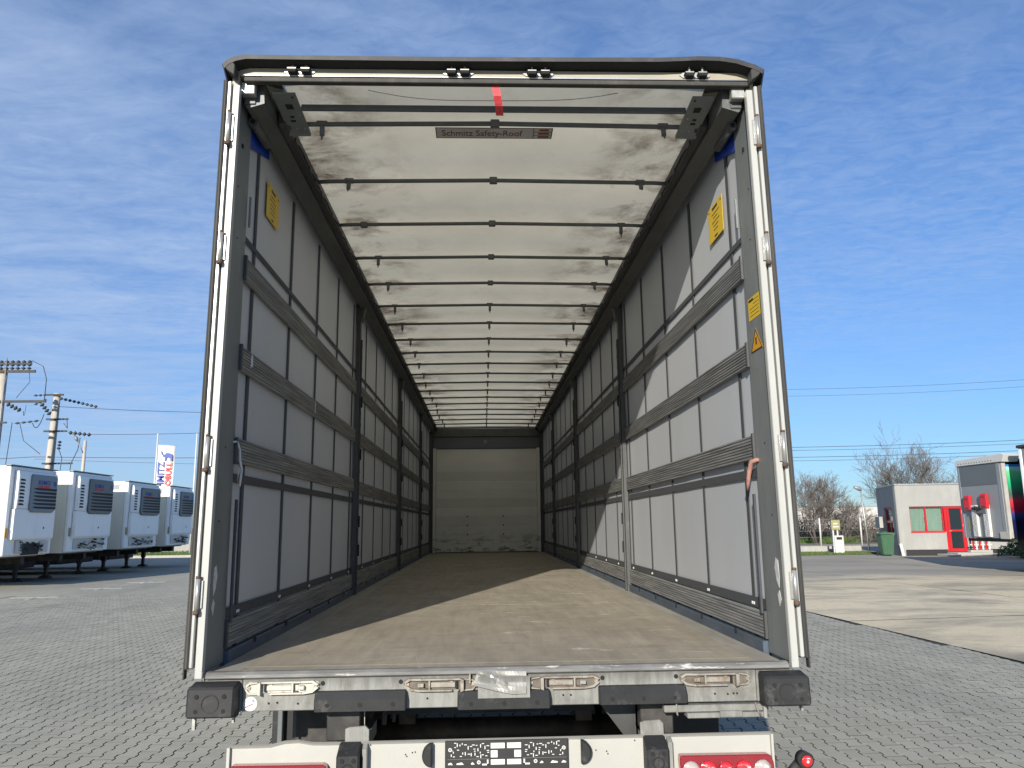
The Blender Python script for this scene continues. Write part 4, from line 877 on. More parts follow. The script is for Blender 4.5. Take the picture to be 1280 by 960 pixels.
# ================================================================ BACKGROUND, LEFT: refrigerated trailers
def reefer(y0, w, zt, label, shade, variant, x0=-14.6, length=13.4):
    """front face at x0 looks along +x; the long side at y0 looks at the camera"""
    t = thing('refrigerated_trailer', label, 'trailer', (x0, y0, 0), 0, 'refrigerated trailers parked side by side')
    zb = 1.03
    def p(name, a, b, mt, bev=0., parent=None): return obj(name, MB().box(a, b, None, bev), mt, parent or t)
    p('side_wall', (-length, 0, zb+.06), (-.14, .03, zt-.06), 'reefer_side'); p('side_wall', (-length, w-.03, zb+.06), (-.14, w, zt-.06), 'reefer_side')
    p('roof', (-length, .0, zt-.058), (-.14, w, zt-.01), 'reefer_side'); p('rear_wall', (-length, .032, zb+.06), (-length+.05, w-.032, zt-.06), 'reefer_side'); p('floor_frame', (-length, .0, zb-.05), (-.14, w, zb+.058), 'reefer_side', .01)
    for y in (0, w-.16): p('corner_profile', (-.139, y, zb-.02), (.0, y+.16, zt-.03), 'reefer_white', .03)
    p('front_wall', (-.10, .162, zb+.0), (-.02, w-.162, zt-.03), 'reefer_white'); p('top_trim', (-.16, -.01, zt-.008), (.03, w+.01, zt+.025), 'grey_metal', .008)
    q = MB(); q.box((-1.6, -.006, zt-.34), (-.35, -.002, zt-.14)); obj('side_label', q, 'panel_grey' if variant != 1 else 'galv', t)
    # cooling unit
    u0, u1, zs = .26, w-.14, 2.44
    q = MB(); q.prism([(0.0, zs+.006), (.12, zs+.006), (.14, zs+.3), (.14, zt-.30), (.11, zt-.16), (.0, zt-.13)], u0, u1, 'y', None, .02); un = obj('cooling_unit', q, 'reefer_white', t)
    q = MB(); q.prism([(0.0, 1.50), (.10, 1.50), (.12, 1.56), (.12, zs-.006), (0, zs-.006)], u0-.04, u1+.02, 'y', None, .012); lw = obj('lower_cover', q, 'reefer_white', t)
    q = MB(); q.disc((.122, u0+1.62, 1.85), .035, 'x', .01, 12); obj('cover_lock', q, 'slot_dark', lw)
    # rounded grey grille with slots
    g0, g1, gb, gt = u0+.62, u1-.10, 2.34, zt-.22; r_ = .22; pts = []
    for cxx, czz, a0 in ((g1-.12, gt-.12, 0), (g0+.12, gt-.12, 90), (g0+r_, gb+r_, 180), (g1-r_, gb+r_, 270)):
        rad = .12 if a0 < 180 else r_
        for k in range(5): a = R(a0+22.5*k); pts.append((cxx+rad*math.cos(a), czz+rad*math.sin(a)))
    q = MB(); q.prism(pts, .10, .185, 'x', None, .02); gr = obj('grille', q, shade, un)
    n = 6
    for k in range(n):
        zc = gb+.16+k*.118; q = MB(); q.prism([(g0+.14, zc), (g0+.22, zc+.025), (g1-.02, zc+.035), (g1-.03, zc-.045), (g0+.35, zc-.035)], .186, .192, 'x'); obj('grille_slot', q, 'slot_dark', un)
    for k in range(8):
        zc = 2.58+k*.108; q = MB(); q.prism([(u0+.08, zc-.028), (u0+.34, zc-.028), (u0+.33, zc+.01), (u0+.26, zc+.030), (u0+.10, zc+.030)], .142, .150, 'x'); obj('side_slot', q, 'slot_dark', un)
    text('lettering', 'SCHMITZ', .17, 'blue_print', un, (.188, g0+.36, gt-.30), (R(90), 0, R(90)), .002, sx=1.0, bold=.006); text('lettering', 'CARGOBULL', .125, 'red_print', un, (.188, g0+.36, gt-.42), (R(90), 0, R(90)), .002, sx=1.0, bold=.005)
    q = MB(); q.prism([(g1-.27, gt-.25), (g1-.24, gt-.17), (g1-.20, gt-.19), (g1-.12, gt-.19), (g1-.09, gt-.25), (g1-.10, gt-.36), (g1-.13, gt-.36), (g1-.14, gt-.30), (g1-.20, gt-.30), (g1-.21, gt-.36), (g1-.235, gt-.36), (g1-.235, gt-.28)], .186, .190, 'x'); obj('elephant_mark', q, 'blue_print', un)
    # equipment bay below the unit
    if variant == 0:
        p('bay_plate', (0, u0+.35, zb+.04), (.05, u0+.68, zb+.44), 'white_paint', .01); p('bay_plate', (0, u1-.55, zb+.04), (.05, u1-.12, zb+.40), 'white_paint', .01); p('coupling_panel', (-.015, u0+.70, zb-.02), (.02, u1-.57, zb+.34), 'slot_dark', .01)
    else:
        p('coupling_panel', (-.015, u0+.15, zb+.06), (.012, u1-.2, zb+.42), 'white_paint', .01)
    r3 = random.Random(int(y0*10)); q = MB()
    for k in range(16):
        yy = r3.uniform(u0+.35, u1-.3); z_ = r3.uniform(zb+.08, zb+.36); q.box((.02, yy, z_), (.05+r3.random()*.05, yy+r3.uniform(.03, .12), z_+r3.uniform(.02, .07)))
    for k in range(5): yy = r3.uniform(u0+.4, u1-.7); z_ = r3.uniform(zb+.1, zb+.3); q.tube([(.03, yy, z_), (.12, yy+.15, z_-.08), (.10, yy+.35, z_+.02)], .014, 5)
    obj('connectors', q, 'chassis', t, kind='stuff')
    p('marker', (.0005, .02, 1.55), (.012, .14, 1.85), 'amber' if variant == 0 else 'spot_yellow')
    # chassis, legs, wheels
    p('chassis_rail', (-length+.3, .55, .70), (-.5, .75, zb-.06), 'chassis'); p('chassis_rail', (-length+.3, w-.75, .70), (-.5, w-.55, zb-.06), 'chassis')
    p('king_pin_plate', (-1.6, .3, .93), (-.25, w-.3, zb-.052), 'chassis'); p('side_guard', (-9, .04, .50), (-4.2, .08, .98), 'chassis')
    for y in (.42, w-.58):
        q = MB(); q.box((-2.05, y, .42), (-1.88, y+.16, .98)); q.box((-2.02, y+.02, .10), (-1.91, y+.14, .45)); q.prism([(-2.18, .0), (-1.75, .0), (-1.78, .05), (-1.90, .11), (-2.03, .11), (-2.15, .05)], y-.06, y+.22, 'y'); obj('landing_leg', q, 'chassis', t)
    p('pallet_box', (-6.2, .06, .42), (-3.0, .5, .99), 'chassis', .03); p('belly_shade_box', (-11.8, .12, .40), (-2.6, w-.12, .99), 'chassis', .03)  # wide belly block is added to make the shade under the body black
    for x in (-8.2, -9.5, -10.8):
        for y in (.10, w-.47):
            q = MB(); q.tube([(x, y+.02, .52), (x, y, .52), (x, y+.37, .52), (x, y+.35, .52)], [.44, .51, .51, .44], 22); wq = obj('wheel', q, 'tyre', t); q = MB(); q.disc((x, y+(.0 if y < 1 else .37), .52), .28, 'y', .06, 16); obj('rim', q, 'rim', wq)
    return t
reefer(20.85, 2.62, 3.765, 'white refrigerated trailer with an open dark bay under its light grey grille, leftmost in the row', 'grille_light', 0) if False else None
M['grille_light'] = simple('grille_light_grey', (.17, .20, .23), .4, 0, .06, 3)
reefer(20.85, 2.62, 3.765, 'refrigerated trailer with the pale grey grille, leftmost of its row at the frame edge', 'grille_light', 0)
reefer(24.50, 2.95, 3.83, 'refrigerated trailer second from the left of its row, before the concrete street lamp', 'grille_grey', 1)
reefer(28.85, 3.05, 3.71, 'refrigerated trailer third of its row, between the tallest one and the farthest one', 'grille_grey', 2)
reefer(33.10, 2.75, 3.73, 'farthest refrigerated trailer of its row, right below the elephant banner', 'grille_grey', 3)
# T-shaped bay marks on the yard
for (x, y, a), lb in zip(((-11.45, 23.75, .05), (-11.7, 21.2, .05), (-12.1, 18.35, .1)), ('farthest worn white cross mark on the paving in front of the refrigerated trailers', 'middle worn white cross mark on the paving in front of the refrigerated trailers', 'nearest worn white cross mark on the paving, before the leftmost refrigerated trailers')):
    q = MB(); q.prism([(-.62, -.05), (.60, -.055), (.55, .055), (-.60, .05)], .004, .008, 'z'); q.prism([(-.05, .05), (.05, .05), (.06, .62), (-.04, .60)], .004, .008, 'z'); q.prism([(-.05, -.05), (-.04, -.50), (.05, -.50), (.05, -.055)], .004, .008, 'z')
    obj('bay_mark', q, 'worn_white' if 'worn_white' in M else 'white_paint', None, (x, y, .0), (0, 0, a), label=lb, category='road marking', group='bay marks on the yard')

# kerb, grass strip and low wall behind
q = MB(); q.box((-80, 46.0, -.05), (5, 46.25, .14), None, .02); obj('kerb', q, 'kerb', None, kind='structure')
q = MB(); q.face([(-80, 46.26, .06), (5, 46.26, .06), (5, 54, .10), (-80, 54, .10)]); obj('grass_verge', q, 'ground', None, kind='structure')
wl = thing('garden_wall', 'low grey concrete wall behind the grass strip beyond the refrigerated trailers', 'wall', (-40, 54, 0))
for k in range(9): obj('wall_panel', MB().box((-38+k*9.0, 0, .0), (-38+k*9.0+8.96, .2, .95), None, .01), 'render_wall', wl)
# grass tufts, one mesh
def grass(name, x0, x1, y0, y1, n, z, h, seed, parent=None, label=None):
    r4 = np.random.RandomState(seed); P_ = np.c_[r4.uniform(x0, x1, n), r4.uniform(y0, y1, n)]; a = r4.uniform(0, 6.28, n); H_ = h*r4.uniform(.4, 1.2, n); wd = .018*r4.uniform(.7, 1.6, n); lean = r4.normal(0, .35, (n, 2))
    V_ = np.zeros((n, 3, 3)); V_[:, 0] = np.c_[P_[:, 0]-np.cos(a)*wd, P_[:, 1]-np.sin(a)*wd, np.full(n, z)]; V_[:, 1] = np.c_[P_[:, 0]+np.cos(a)*wd, P_[:, 1]+np.sin(a)*wd, np.full(n, z)]; V_[:, 2] = np.c_[P_[:, 0]+lean[:, 0]*H_, P_[:, 1]+lean[:, 1]*H_, z+H_]
    me = bpy.data.meshes.new(name); me.vertices.add(n*3); me.vertices.foreach_set('co', V_.ravel()); me.loops.add(n*3); me.loops.foreach_set('vertex_index', np.arange(n*3)); me.polygons.add(n); me.polygons.foreach_set('loop_start', np.arange(n)*3); me.polygons.foreach_set('loop_total', np.full(n, 3)); me.update(calc_edges=True); me.materials.append(M['grass']); me.shade_flat()
    return link(name, me, parent, kind='stuff', label=label, category='grass')
grass('grass', -34, -12, 46.3, 53.5, 14000, .08, .16, 4, None, 'rough green grass on the strip behind the refrigerated trailers')

# poles, wires, flags
def pole(name, label, cat, x, y, h, rb, rt, lean=(0, 0), mt='concrete_pole', part='shaft', group=None):
    t = thing(name, label, cat, (x, y, 0), 0, group); q = MB(); q.tube([(0, 0, 0), (lean[0]*h*.5, lean[1]*h*.5, h*.5), (lean[0]*h, lean[1]*h, h)], [rb, (rb+rt)/2, rt], 14); obj(part, q, mt, t); return t
def insul(t, a, b, r_=.09, n=5):
    a, b = Vector(a), Vector(b); q = MB()
    for k in range(n):
        c = a.lerp(b, (k+.5)/n); d = (b-a)/n*.35; q.tube([c-d, c, c+d], [r_*.35, r_, r_*.35], 8)
    q.tube([a, b], .02, 4); obj('insulator_string', q, 'line_dark', t)
pA = pole('power_pole', 'thick concrete power pole with a crowded insulator top, cut by the left frame edge', 'power pole', -33.3, 50, 12.8, .34, .24, (.008, 0), group='concrete power poles')
for z, x0, x1, w_ in ((12.55, -1.5, 2.3, .09), (13.1, -1.2, 2.0, .06), (9.9+.55, -1.6, 3.2, .08), (9.0, -.6, .7, .06), (5.0, -.5, .6, .05)):
    obj('crossarm', MB().box((x0+.1, -.32, z-w_), (x1+.1, -.22, z+w_)), 'chassis_mid', pA)
for k in range(9): insul(pA, (-1.1+k*.38, -.27, 12.65), (-1.1+k*.38, -.27, 13.35), .16, 3)
q = MB(); q.tube([(.45, -.35, 0), (.40, -.35, 6), (.42, -.35, 13.5)], .045, 6); obj('conduit', q, 'galv', pA)
q = MB(); q.tube([(2.1, -.3, 13.3), (2.9, -.3, 12.9), (3.2, -.3, 12.0), (3.2, -.3, 10.6)], .03, 4); q.tube([(2.0, -.3, 12.5), (2.1, -.3, 11.8), (1.3, -.3, 10.7)], .02, 4); q.tube([(1.2, -.3, 9.0), (.9, -.3, 3)], .025, 4); obj('jumper_cable', q, 'line_dark', pA, kind='stuff')
insul(pA, (.7, -.3, 10.3), (1.7, -.3, 9.8), .17, 4); insul(pA, (3.0, -.3, 10.3), (3.7, -.3, 9.5), .17, 4)
pB = pole('power_pole', 'slimmer concrete power pole rising behind the leftmost refrigerated trailer', 'power pole', -32.35, 55, 11.9, .36, .24, (.014, 0), group='concrete power poles')
for z, x0, x1 in ((11.75, -.5, .8), (9.9, -.3, 1.3), (8.8+.2, -.4, 1.3), (6.6, -.3, 1.9), (3.9+.4, -.4, 1.8)): obj('crossarm', MB().box((x0, -.36, z-.06), (x1, -.26, z+.06)), 'chassis_mid', pB)
insul(pB, (.5, -.3, 11.5), (3.4, -.3, 10.8), .13, 9); insul(pB, (1.4, -.3, 8.9), (3.1, -.3, 8.7), .16, 5); insul(pB, (-1.4, -.3, 11.7), (-.4, -.3, 11.75), .10, 3); insul(pB, (-1.3, -.3, 11.0), (-.4, -.3, 11.4), .10, 3); insul(pB, (-2.6, -.3, 9.6), (-.8, -.3, 9.8), .10, 4); insul(pB, (.85, -.3, 8.3), (.8, -.3, 7.6), .16, 3)
q = MB(); q.tube([(2.3, -.3, 8.5), (2.2, -.3, 7.6), (1.8, -.3, 6.6), (1.6, -.3, 3.6)], .03, 4); q.tube([(.85, -.3, 7.6), (1.1, -.3, 7.0), (1.0, -.3, 4.8)], .025, 4); q.tube([(-2.2, -.3, 9.6), (-1.8, -.3, 8.3), (-.5, -.3, 7.3)], .025, 4); q.tube([(1.2, -.3, 10.0), (1.3, -.3, 9.2), (1.0, -.3, 9.6)], .03, 4); obj('jumper_cable', q, 'line_dark', pB, kind='stuff')
sl_ = pole('street_lamp', 'old concrete street lamp leaning behind the second refrigerated trailer', 'street lamp', -27.3, 50, 7.75, .13, .10, (.006, 0), group='street lamps')
q = MB(); q.tube([(.0, -.1, 6.9), (-.2, -.1, 7.3), (-.45, -.1, 7.75)], .035, 6); obj('arm', q, 'grey_metal', sl_); q = MB(); q.tube([(-.42, -.1, 7.7), (-.52, -.1, 7.88), (-.68, -.1, 8.1)], [.05, .13, .06], 8); obj('lamp_head', q, 'grey_metal', sl_)
def wire(pts, r_=.022, sag=.0):
    P_ = []
    for k in range(len(pts)-1):
        a, b = Vector(pts[k]), Vector(pts[k+1])
        for i in range(12): u = i/12; P_.append(a.lerp(b, u)-Vector((0, 0, sag*4*u*(1-u))))
    P_.append(Vector(pts[-1])); q = MB(); q.tube(P_, r_, 4); return q
wires = [([(-32, 55, 10.9), (-10, 80, 10.9+3.5), (30, 84, 16.9), (75, 80, 18.2)], .025, .5, 'thin upper power cable crossing the sky from the slimmer concrete pole'),
         ([(-31, 55, 8.8), (-10, 80, 13.2), (30, 84, 16.1), (75, 80, 17.4)], .022, .5, 'power cable strung low off the slimmer concrete pole towards the right sky'),
         ([(34, 80, 9.75), (76, 80, 11.1)], .035, .25, 'uppermost of the four cables above the bare tree and white office'),
         ([(34, 80.5, 9.45), (76, 80.5, 10.7)], .028, .25, 'second from top of the four cables above the white office'),
         ([(34, 80, 8.65), (76, 80, 9.9)], .035, .25, 'third from top of the four cables above the white office'),
         ([(34, 80.5, 8.3), (76, 80.5, 9.5)], .028, .25, 'lowest of the four cables crossing the bare tree above the white office'),
         ([(-55, 70, 8.2), (-42, 70, 8.5), (-18, 70, 8.3)], .035, .1, 'dark cable running low between the concrete poles and the flagpoles'),
         ([(-42, 70, 8.3), (-18, 70, 7.5)], .02, .1, 'faint lower cable passing just above the refrigerated trailers'),
         ([(-30.2, 50, 9.6), (-33.8, 55, 9.65)], .03, .6, 'slack cable looping between the two concrete power poles'),
         ([(-31.6, 50, 9.8), (-34.4, 55, 11.0)], .022, .5, 'upper slack cable between the two concrete power poles'),]
for pts, r_, sg, lb in wires: obj('power_cable', wire(pts, r_, sg), 'line_dark', None, label=lb, category='cable', group='overhead cables')
def flagpole(x, y, h, lb): return pole('flagpole', lb, 'flagpole', x, y, h, .07, .045, (0, 0), 'white_paint', group='white flagpoles')
fp = flagpole(-22.4, 50, 8.2, 'white flagpole carrying the long elephant banner')
fp2 = flagpole(-19.75, 50, 8.2, 'bare white flagpole hugging the left edge of the big trailer')
q = MB(); q.tube([(0, 0, 7.42), (1.32, 0, 7.35)], .02, 6); obj('banner_arm', q, 'white_paint', fp)
bn = MB(); vs = [[bn.bm.verts.new((.08+1.16*i/6, .04*math.sin(i*1.1+j*.5), 7.38-.06*i/6-3.9*j/12)) for i in range(7)] for j in range(13)]
for j in range(12):
    for i in range(6): bn.bm.faces.new((vs[j][i], vs[j+1][i], vs[j+1][i+1], vs[j][i+1]))
ban = obj('banner', bn, 'white_plain', None, (-22.4, 49.98, 0), label='long white banner with blue elephant and vertical red and blue lettering', category='banner', smooth=True); md = ban.modifiers.new('s', 'SOLIDIFY'); md.thickness = .008
text('lettering', 'SCHMITZ', .60, 'blue_print', ban, (.60, -.09, 3.75), (R(90), R(-90), 0), .004, bold=.012); text('lettering', 'CARGOBULL', .52, 'red_print', ban, (1.08, -.09, 3.22), (R(90), R(-90), 0), .004, bold=.010)
el = [(.38, 6.98), (.42, 6.88), (.47, 6.80), (.56, 6.74), (.62, 6.76), (.66, 6.83), (.74, 6.86), (.92, 6.84), (1.08, 6.78), (1.12, 6.66), (1.12, 6.50), (1.10, 6.30), (1.00, 6.30), (.98, 6.50), (.80, 6.56), (.74, 6.52), (.70, 6.30), (.62, 6.30), (.62, 6.54), (.56, 6.58), (.50, 6.60), (.43, 6.58), (.50, 6.66), (.42, 6.70), (.35, 6.84), (.33, 7.0), (.36, 7.04)]
q = MB(); q.prism(el, -.095, -.088, 'y'); obj('elephant_mark', q, 'blue_print', ban)

# ================================================================ BACKGROUND, RIGHT
# lawn, road and grass beyond the fence
q = MB(); q.face([(15, 36.9, .012), (21.3, 36.9, .012), (21.6, 40.2, .012), (14, 40.2, .012)]); obj('grass_patch', q, 'ground', None, kind='structure'); grass('grass', 15, 21.2, 37.0, 40.0, 9000, .012, .10, 9, None, 'patchy green grass before the low white wall and fence')
q = MB(); q.face([(8, 41.2, -.02), (60, 41.2, -.02), (60, 58, -.02), (8, 58, -.02)]); obj('road', q, 'asphalt', None, kind='structure')
grass('grass', 17, 30, 58, 66, 12000, .0, .5, 11, None, 'green verge on the far side of the road behind the fence')
lw = thing('low_wall', 'low white concrete wall under the wire fence', 'wall', (16, 40.3, 0))
for k in range(3): obj('wall_panel', MB().box((k*1.98-.6, 0, 0), (k*1.98+1.36, .22, .36), None, .01), 'kerb', lw)
fc = thing('wire_fence', 'white posted wire fence standing on the low wall before the road', 'fence', (16, 40.4, 0))
for x in (-.5, .95+.0, 3.06, 5.42): q = MB(); q.tube([(x, 0, .36), (x, 0, 1.92)], .045, 8); obj('post', q, 'white_paint', fc)
for z in (.5, .85, 1.2, 1.55, 1.85): q = MB(); q.tube([(-.6, 0, z), (5.5, 0, z)], .008, 4); obj('wire', q, 'galv', fc)
# meter: white cabinet with a yellow board
mt_ = thing('meter_cabinet', 'small white cabinet with a dark window and a faded yellow board above, by the fence', 'cabinet', (18.75, 38, 0))
obj('cabinet', MB().box((.02, 0, .04), (.52, .3, .98), None, .02), 'white_paint', mt_); obj('window', MB().box((.12, -.006, .76), (.42, -.001, .90)), 'slot_dark', mt_)
for x in (-.02, .22): obj('post', MB().box((x, .10, 0), (x+.07, .16, 1.35)), 'white_paint', mt_)
bd = obj('board', MB().box((-.08, .05, 1.28), (.40, .09, 1.80), None, .01), 'spot_yellow', mt_); obj('board_print', MB().box((.02, .044, 1.42), (.30, .049, 1.48)), 'white_plain', bd); obj('board_print', MB().box((.04, .044, 1.58), (.26, .049, 1.64)), 'white_plain', bd)
lr = pole('street_lamp', 'slim galvanised street lamp standing against the grey side of the white office', 'street lamp', 22.6, 42, 3.55, .05, .04, (-.055, 0), 'galv', group='street lamps')
q = MB(); q.tube([(-.16, 0, 3.5), (-.25, 0, 3.62), (-.62, -.1, 3.72)], [.05, .14, .08], 8); obj('lamp_head', q, 'panel_grey', lr)

# office
OC = Vector((20.72, 35.02, 0)); fa = math.atan2(-.08, 1)
off = thing('office_building', 'small flat-roofed white office with red framed window and red door', 'building', tuple(OC), fa)
HZ = 3.50; FW = 9.0; LX = 1.15; LY = 5.0       # front along +x, left wall runs back to (LX, LY)
def wall_front(x0, x1, z0, z1): obj('wall', MB().box((x0, 0, z0), (x1, .25, z1)), 'render_wall', off)
wx0, wx1, wz0, wz1 = .60, 2.28, 1.16, 2.42; dx0, dx1 = 2.45, 3.30
q = MB()
for a in ((0, wx0, .30, HZ), (wx0, wx1, .30, wz0), (wx0, FW, wz1, HZ), (dx1, FW, .30, wz1), (wx1, dx0-.14, .30, wz0)): q.box((a[0]+.001, 0, a[2]), (a[1]-.001, .25, a[3]))
obj('wall', q, 'render_wall', off, kind='stuff') if False else [obj('wall', MB().box((a[0]+.0, .0, a[2]), (a[1], .25, a[3])), 'render_wall', off) for a in ((0, wx0, .30, wz1), (wx0, wx1+.03, .30, wz0), (0, FW, wz1, HZ), (dx1, FW, .30, wz1))]
obj('plinth', MB().box((.03, .03, 0), (2.30, .22, .299)), 'slot_dark', off); obj('plinth', MB().box((3.4, .03, 0), (FW, .22, .299)), 'slot_dark', off)
# left wall (skewed)
dirL = Vector((LX, LY, 0)).normalized(); nL = Vector((-dirL.y, dirL.x, 0)); LL = math.hypot(LX, LY); aL = math.atan2(dirL.y, dirL.x)
lwl = bpy.data.objects.new('side_wall', None)
def leftpart(name, a, b, mt, parent=None, bev=0.):
    me = MB().box(a, b, None, bev).mesh(name, mt); me.transform(Matrix.Rotation(aL, 4, 'Z')); return link(name, me, parent or off)
w0, w1, lz0, lz1 = 1.05, 3.25, 1.05, 2.42
for a in ((0.02, LL, .0, lz0), (0.02, LL, lz1, HZ-.002), (0.02, w0, lz0, lz1), (w1, LL, lz0, lz1)): leftpart('side_wall', (a[0], -.23, a[2]), (a[1], .02, a[3]), 'render_wall')
fr = leftpart('side_window', (w0, -.14, lz1-.10), (w1, -.05, lz1), 'red_frame')
for a in ((w0, w0+.10, lz0, lz1-.10), (w1-.10, w1, lz0, lz1-.10), (w0+.10, w1-.10, lz0, lz0+.08), (w0+.10, w1-.10, 1.62, 1.74), (w0+1.05, w0+1.15, lz0+.08, 1.62)): leftpart('frame', (a[0], -.139, a[2]), (a[1], -.051, a[3]), 'red_frame', fr)
leftpart('pane', (w0+.10, -.105, lz0+.08), (w1-.10, -.095, 1.62), 'glass_clear', fr); leftpart('pane', (w0+.10, -.105, 1.74), (w1-.10, -.095, lz1-.10), 'glass_dark', fr); leftpart('net_curtain', (w0+.12, -.20, lz0+.08), (w0+1.0, -.19, 1.62), 'curtain_cloth', fr); leftpart('sill', (w0-.03, -.06, lz0-.05), (w1+.03, .10, lz0), 'white_paint', fr)
leftpart('meter_box', (3.4, .021, 1.35), (4.6, .28, 1.95), 'kerb', None, .01)
q = MB(); q.prism([(-.05, -.05), (FW+.05, -.05), (FW+.05, LY+.05), (LX-.05, LY+.05)], HZ+.0, HZ+.06, 'z'); obj('roof_edge', q, 'galv', off)
# front window
wf = obj('window', MB().box((wx0, .08, wz1-.06), (wx1+.14, .16, wz1)), 'red_frame', off)
for a in ((wx0, wx0+.05, wz0, wz1-.06), (1.37, 1.45, wz0, wz1-.06), (wx1-.05, wx1, wz0, wz1-.06), (wx0+.05, 1.37, wz0, wz0+.05), (1.45, wx1-.05, wz0, wz0+.05)): obj('frame', MB().box((a[0], .081, a[2]), (a[1], .159, a[3])), 'red_frame', wf)
obj('sill', MB().box((wx0-.02, -.02, wz0-.04), (wx1-.02, .08, wz0-.002)), 'red_frame', wf)
for x0, x1 in ((wx0+.05, 1.37), (1.45, wx1-.05)):
    obj('pane', MB().box((x0, .115, wz0+.05), (x1, .122, wz1-.06)), 'glass_clear', wf)
    q = MB(); n = 34
    for k in range(n):
        a, b = x0+(x1-x0)*k/n, x0+(x1-x0)*(k+1)/n; q.face([(a, .19+.02*(k % 2), wz0), (b, .19+.02*((k+1) % 2), wz0), (b, .19+.02*((k+1) % 2), wz1-.05), (a, .19+.02*(k % 2), wz1-.05)])
    obj('net_curtain', q, 'curtain_cloth', wf)
# red door with side panel and steps
dr = obj('door', MB().box((dx0-.16, .06, 2.30), (dx1, .16, wz1-.002)), 'red_frame', off)
obj('side_panel', MB().box((wx1+.035, .07, .20), (dx0-.005, .15, 2.298)), 'red_frame', dr)
for a in ((dx0, dx0+.12, .2, 2.30), (dx1-.16, dx1, .2, 2.30), (dx0+.12, dx1-.16, .2, .34), (dx0+.12, dx1-.16, 1.16, 1.26)): obj('frame', MB().box((a[0], .061, a[2]), (a[1], .158, a[3]), None, .006), 'red_frame', dr)
obj('pane', MB().box((dx0+.12, .10, .34), (dx1-.16, .11, 1.16)), 'glass_dark', dr); obj('pane', MB().box((dx0+.12, .10, 1.26), (dx1-.16, .11, 2.30)), 'glass_dark', dr)
obj('handle', MB().box((dx0+.03, .03, 1.18), (dx0+.16, .055, 1.22)), 'alu', dr); obj('notice', MB().box((dx1-.11, .055, 2.05), (dx1-.02, .0605, 2.22)), 'white_plain', dr); obj('notice', MB().box((dx1-.11, .055, 1.42), (dx1-.02, .0605, 1.52)), 'white_plain', dr)
st_ = obj('step', MB().box((dx0-.2, -1.0, 0), (dx1+.6, .02, .17), None, .01), 'kerb', off); obj('step', MB().box((dx0-.05, -.55, .17), (dx1+.35, .02, .20), None, .01), 'kerb', off) if False else obj('step', MB().box((dx0-.75, -1.3, 0), (dx0-.21, -.1, .10), None, .01), 'kerb', off); obj('step', MB().box((dx1+.61, -1.3, 0), (dx1+1.5, -.1, .10), None, .01), 'kerb', off)
# wheelie bin and leaning board
bn_ = thing('wheelie_bin', 'green wheelie bin against the grey side of the white office', 'bin', (20.15, 35.35, 0), -.12)
q = MB(); A_ = [(-.24, -.28), (.24, -.28), (.24, .28), (-.24, .28)]; B_ = [(-.33, -.36), (.33, -.36), (.33, .36), (-.33, .36)]
va = [q.bm.verts.new((x, y, .06)) for x, y in A_]; vb = [q.bm.verts.new((x, y, 1.05)) for x, y in B_]; q.bm.faces.new(va[::-1]); q.bm.faces.new(vb)
for i in range(4): q.bm.faces.new((va[i], va[(i+1) % 4], vb[(i+1) % 4], vb[i]))
r_ = bmesh.ops.bevel(q.bm, geom=q.bm.edges[:], offset=.03, segments=2, affect='EDGES'); obj('body', q, 'green_bin', bn_)
q = MB(); q.prism([(-.37, 1.06), (.37, 1.06), (.38, 1.09), (.30, 1.15), (-.28, 1.16), (-.37, 1.10)], -.38, .38, 'y', None, .01); q.box((-.12, -.05, 1.15), (.12, .05, 1.19), None, .01); obj('lid', q, 'green_bin', bn_)
for s in (-.3, .3): q = MB(); q.disc((s, .36, .1), .1, 'x', .05, 14); obj('wheel', q, 'rubber', bn_)
q = MB(); q.box((-.05, -.02, 0), (.10, .02, .62), None, .006); obj('plank', q, 'white_paint', None, (20.72, 34.86, .0), (R(-14), 0, .1), label='short pale board leaning on the office corner beside the green bin', category='board')

# warehouse far behind
wh = thing('warehouse', 'long pale warehouse on the horizon behind the bushes', 'building', (60, 150, 0)); obj('wall', MB().box((-4, 0, 0), (46, 30, 4.35)), 'warehouse', wh); obj('roof_edge', MB().box((-4.1, -.1, 4.351), (46.1, 30.1, 4.5)), 'galv', wh)
for k in range(8): obj('wall_joint', MB().box((-1+k*6, -.06, 0), (-.8+k*6, -.001, 4.34)), 'warehouse', wh)

# second curtain-sided trailer, seen from its front corner
ex = Vector((.03, -1., 0)); rz = math.atan2(ex.y, ex.x)
ct = thing('parked_trailer', 'grey fronted trailer with two red boxes and a colourful side curtain, right of the office', 'trailer', (17.13, 24.0, 0), rz, 'trailers at the right frame edge')
def cp_(name, a, b, mt, bev=0., parent=None): return obj(name, MB().box(a, b, None, bev), mt, parent or ct)
WZ, ZB, ZS, ZT2 = 2.34, 1.13, 2.92, 3.66
fp_ = cp_('front_panel', (.12, 0, ZB), (WZ-.30, .05, ZS), 'panel_grey', .004); cp_('upper_panel', (.12, -.008, ZS+.002), (WZ-.30, .05, ZT2-.02), 'panel_dark', .004)
cp_('corner_pillar', (.0, -.012, ZB), (.118, .12, ZT2-.02), 'panel_grey', .012); cp_('corner_pillar', (WZ-.298, -.012, ZB), (WZ-.10, .12, ZT2-.02), 'panel_grey', .02); cp_('corner_pillar', (WZ-.098, .0, ZB), (WZ, .14, ZT2-.02), 'kerb', .02)
q = MB(); q.prism([(-.02, ZT2-.015), (-.03, ZT2+.12), (.02, ZT2+.20), (WZ+.10, ZT2+.26), (WZ+.24, ZT2+.20), (WZ+.10, ZT2-.015)], -.05, .50, 'y', None, .012); rc = obj('roof_cap', q, 'white_paint', ct)
q = MB(); 
for k in range(13): q.disc((.18+k*.145, -.052, ZT2+.06), .018, 'y', .01, 8)
obj('rail_hole', q, 'slot_dark', rc)
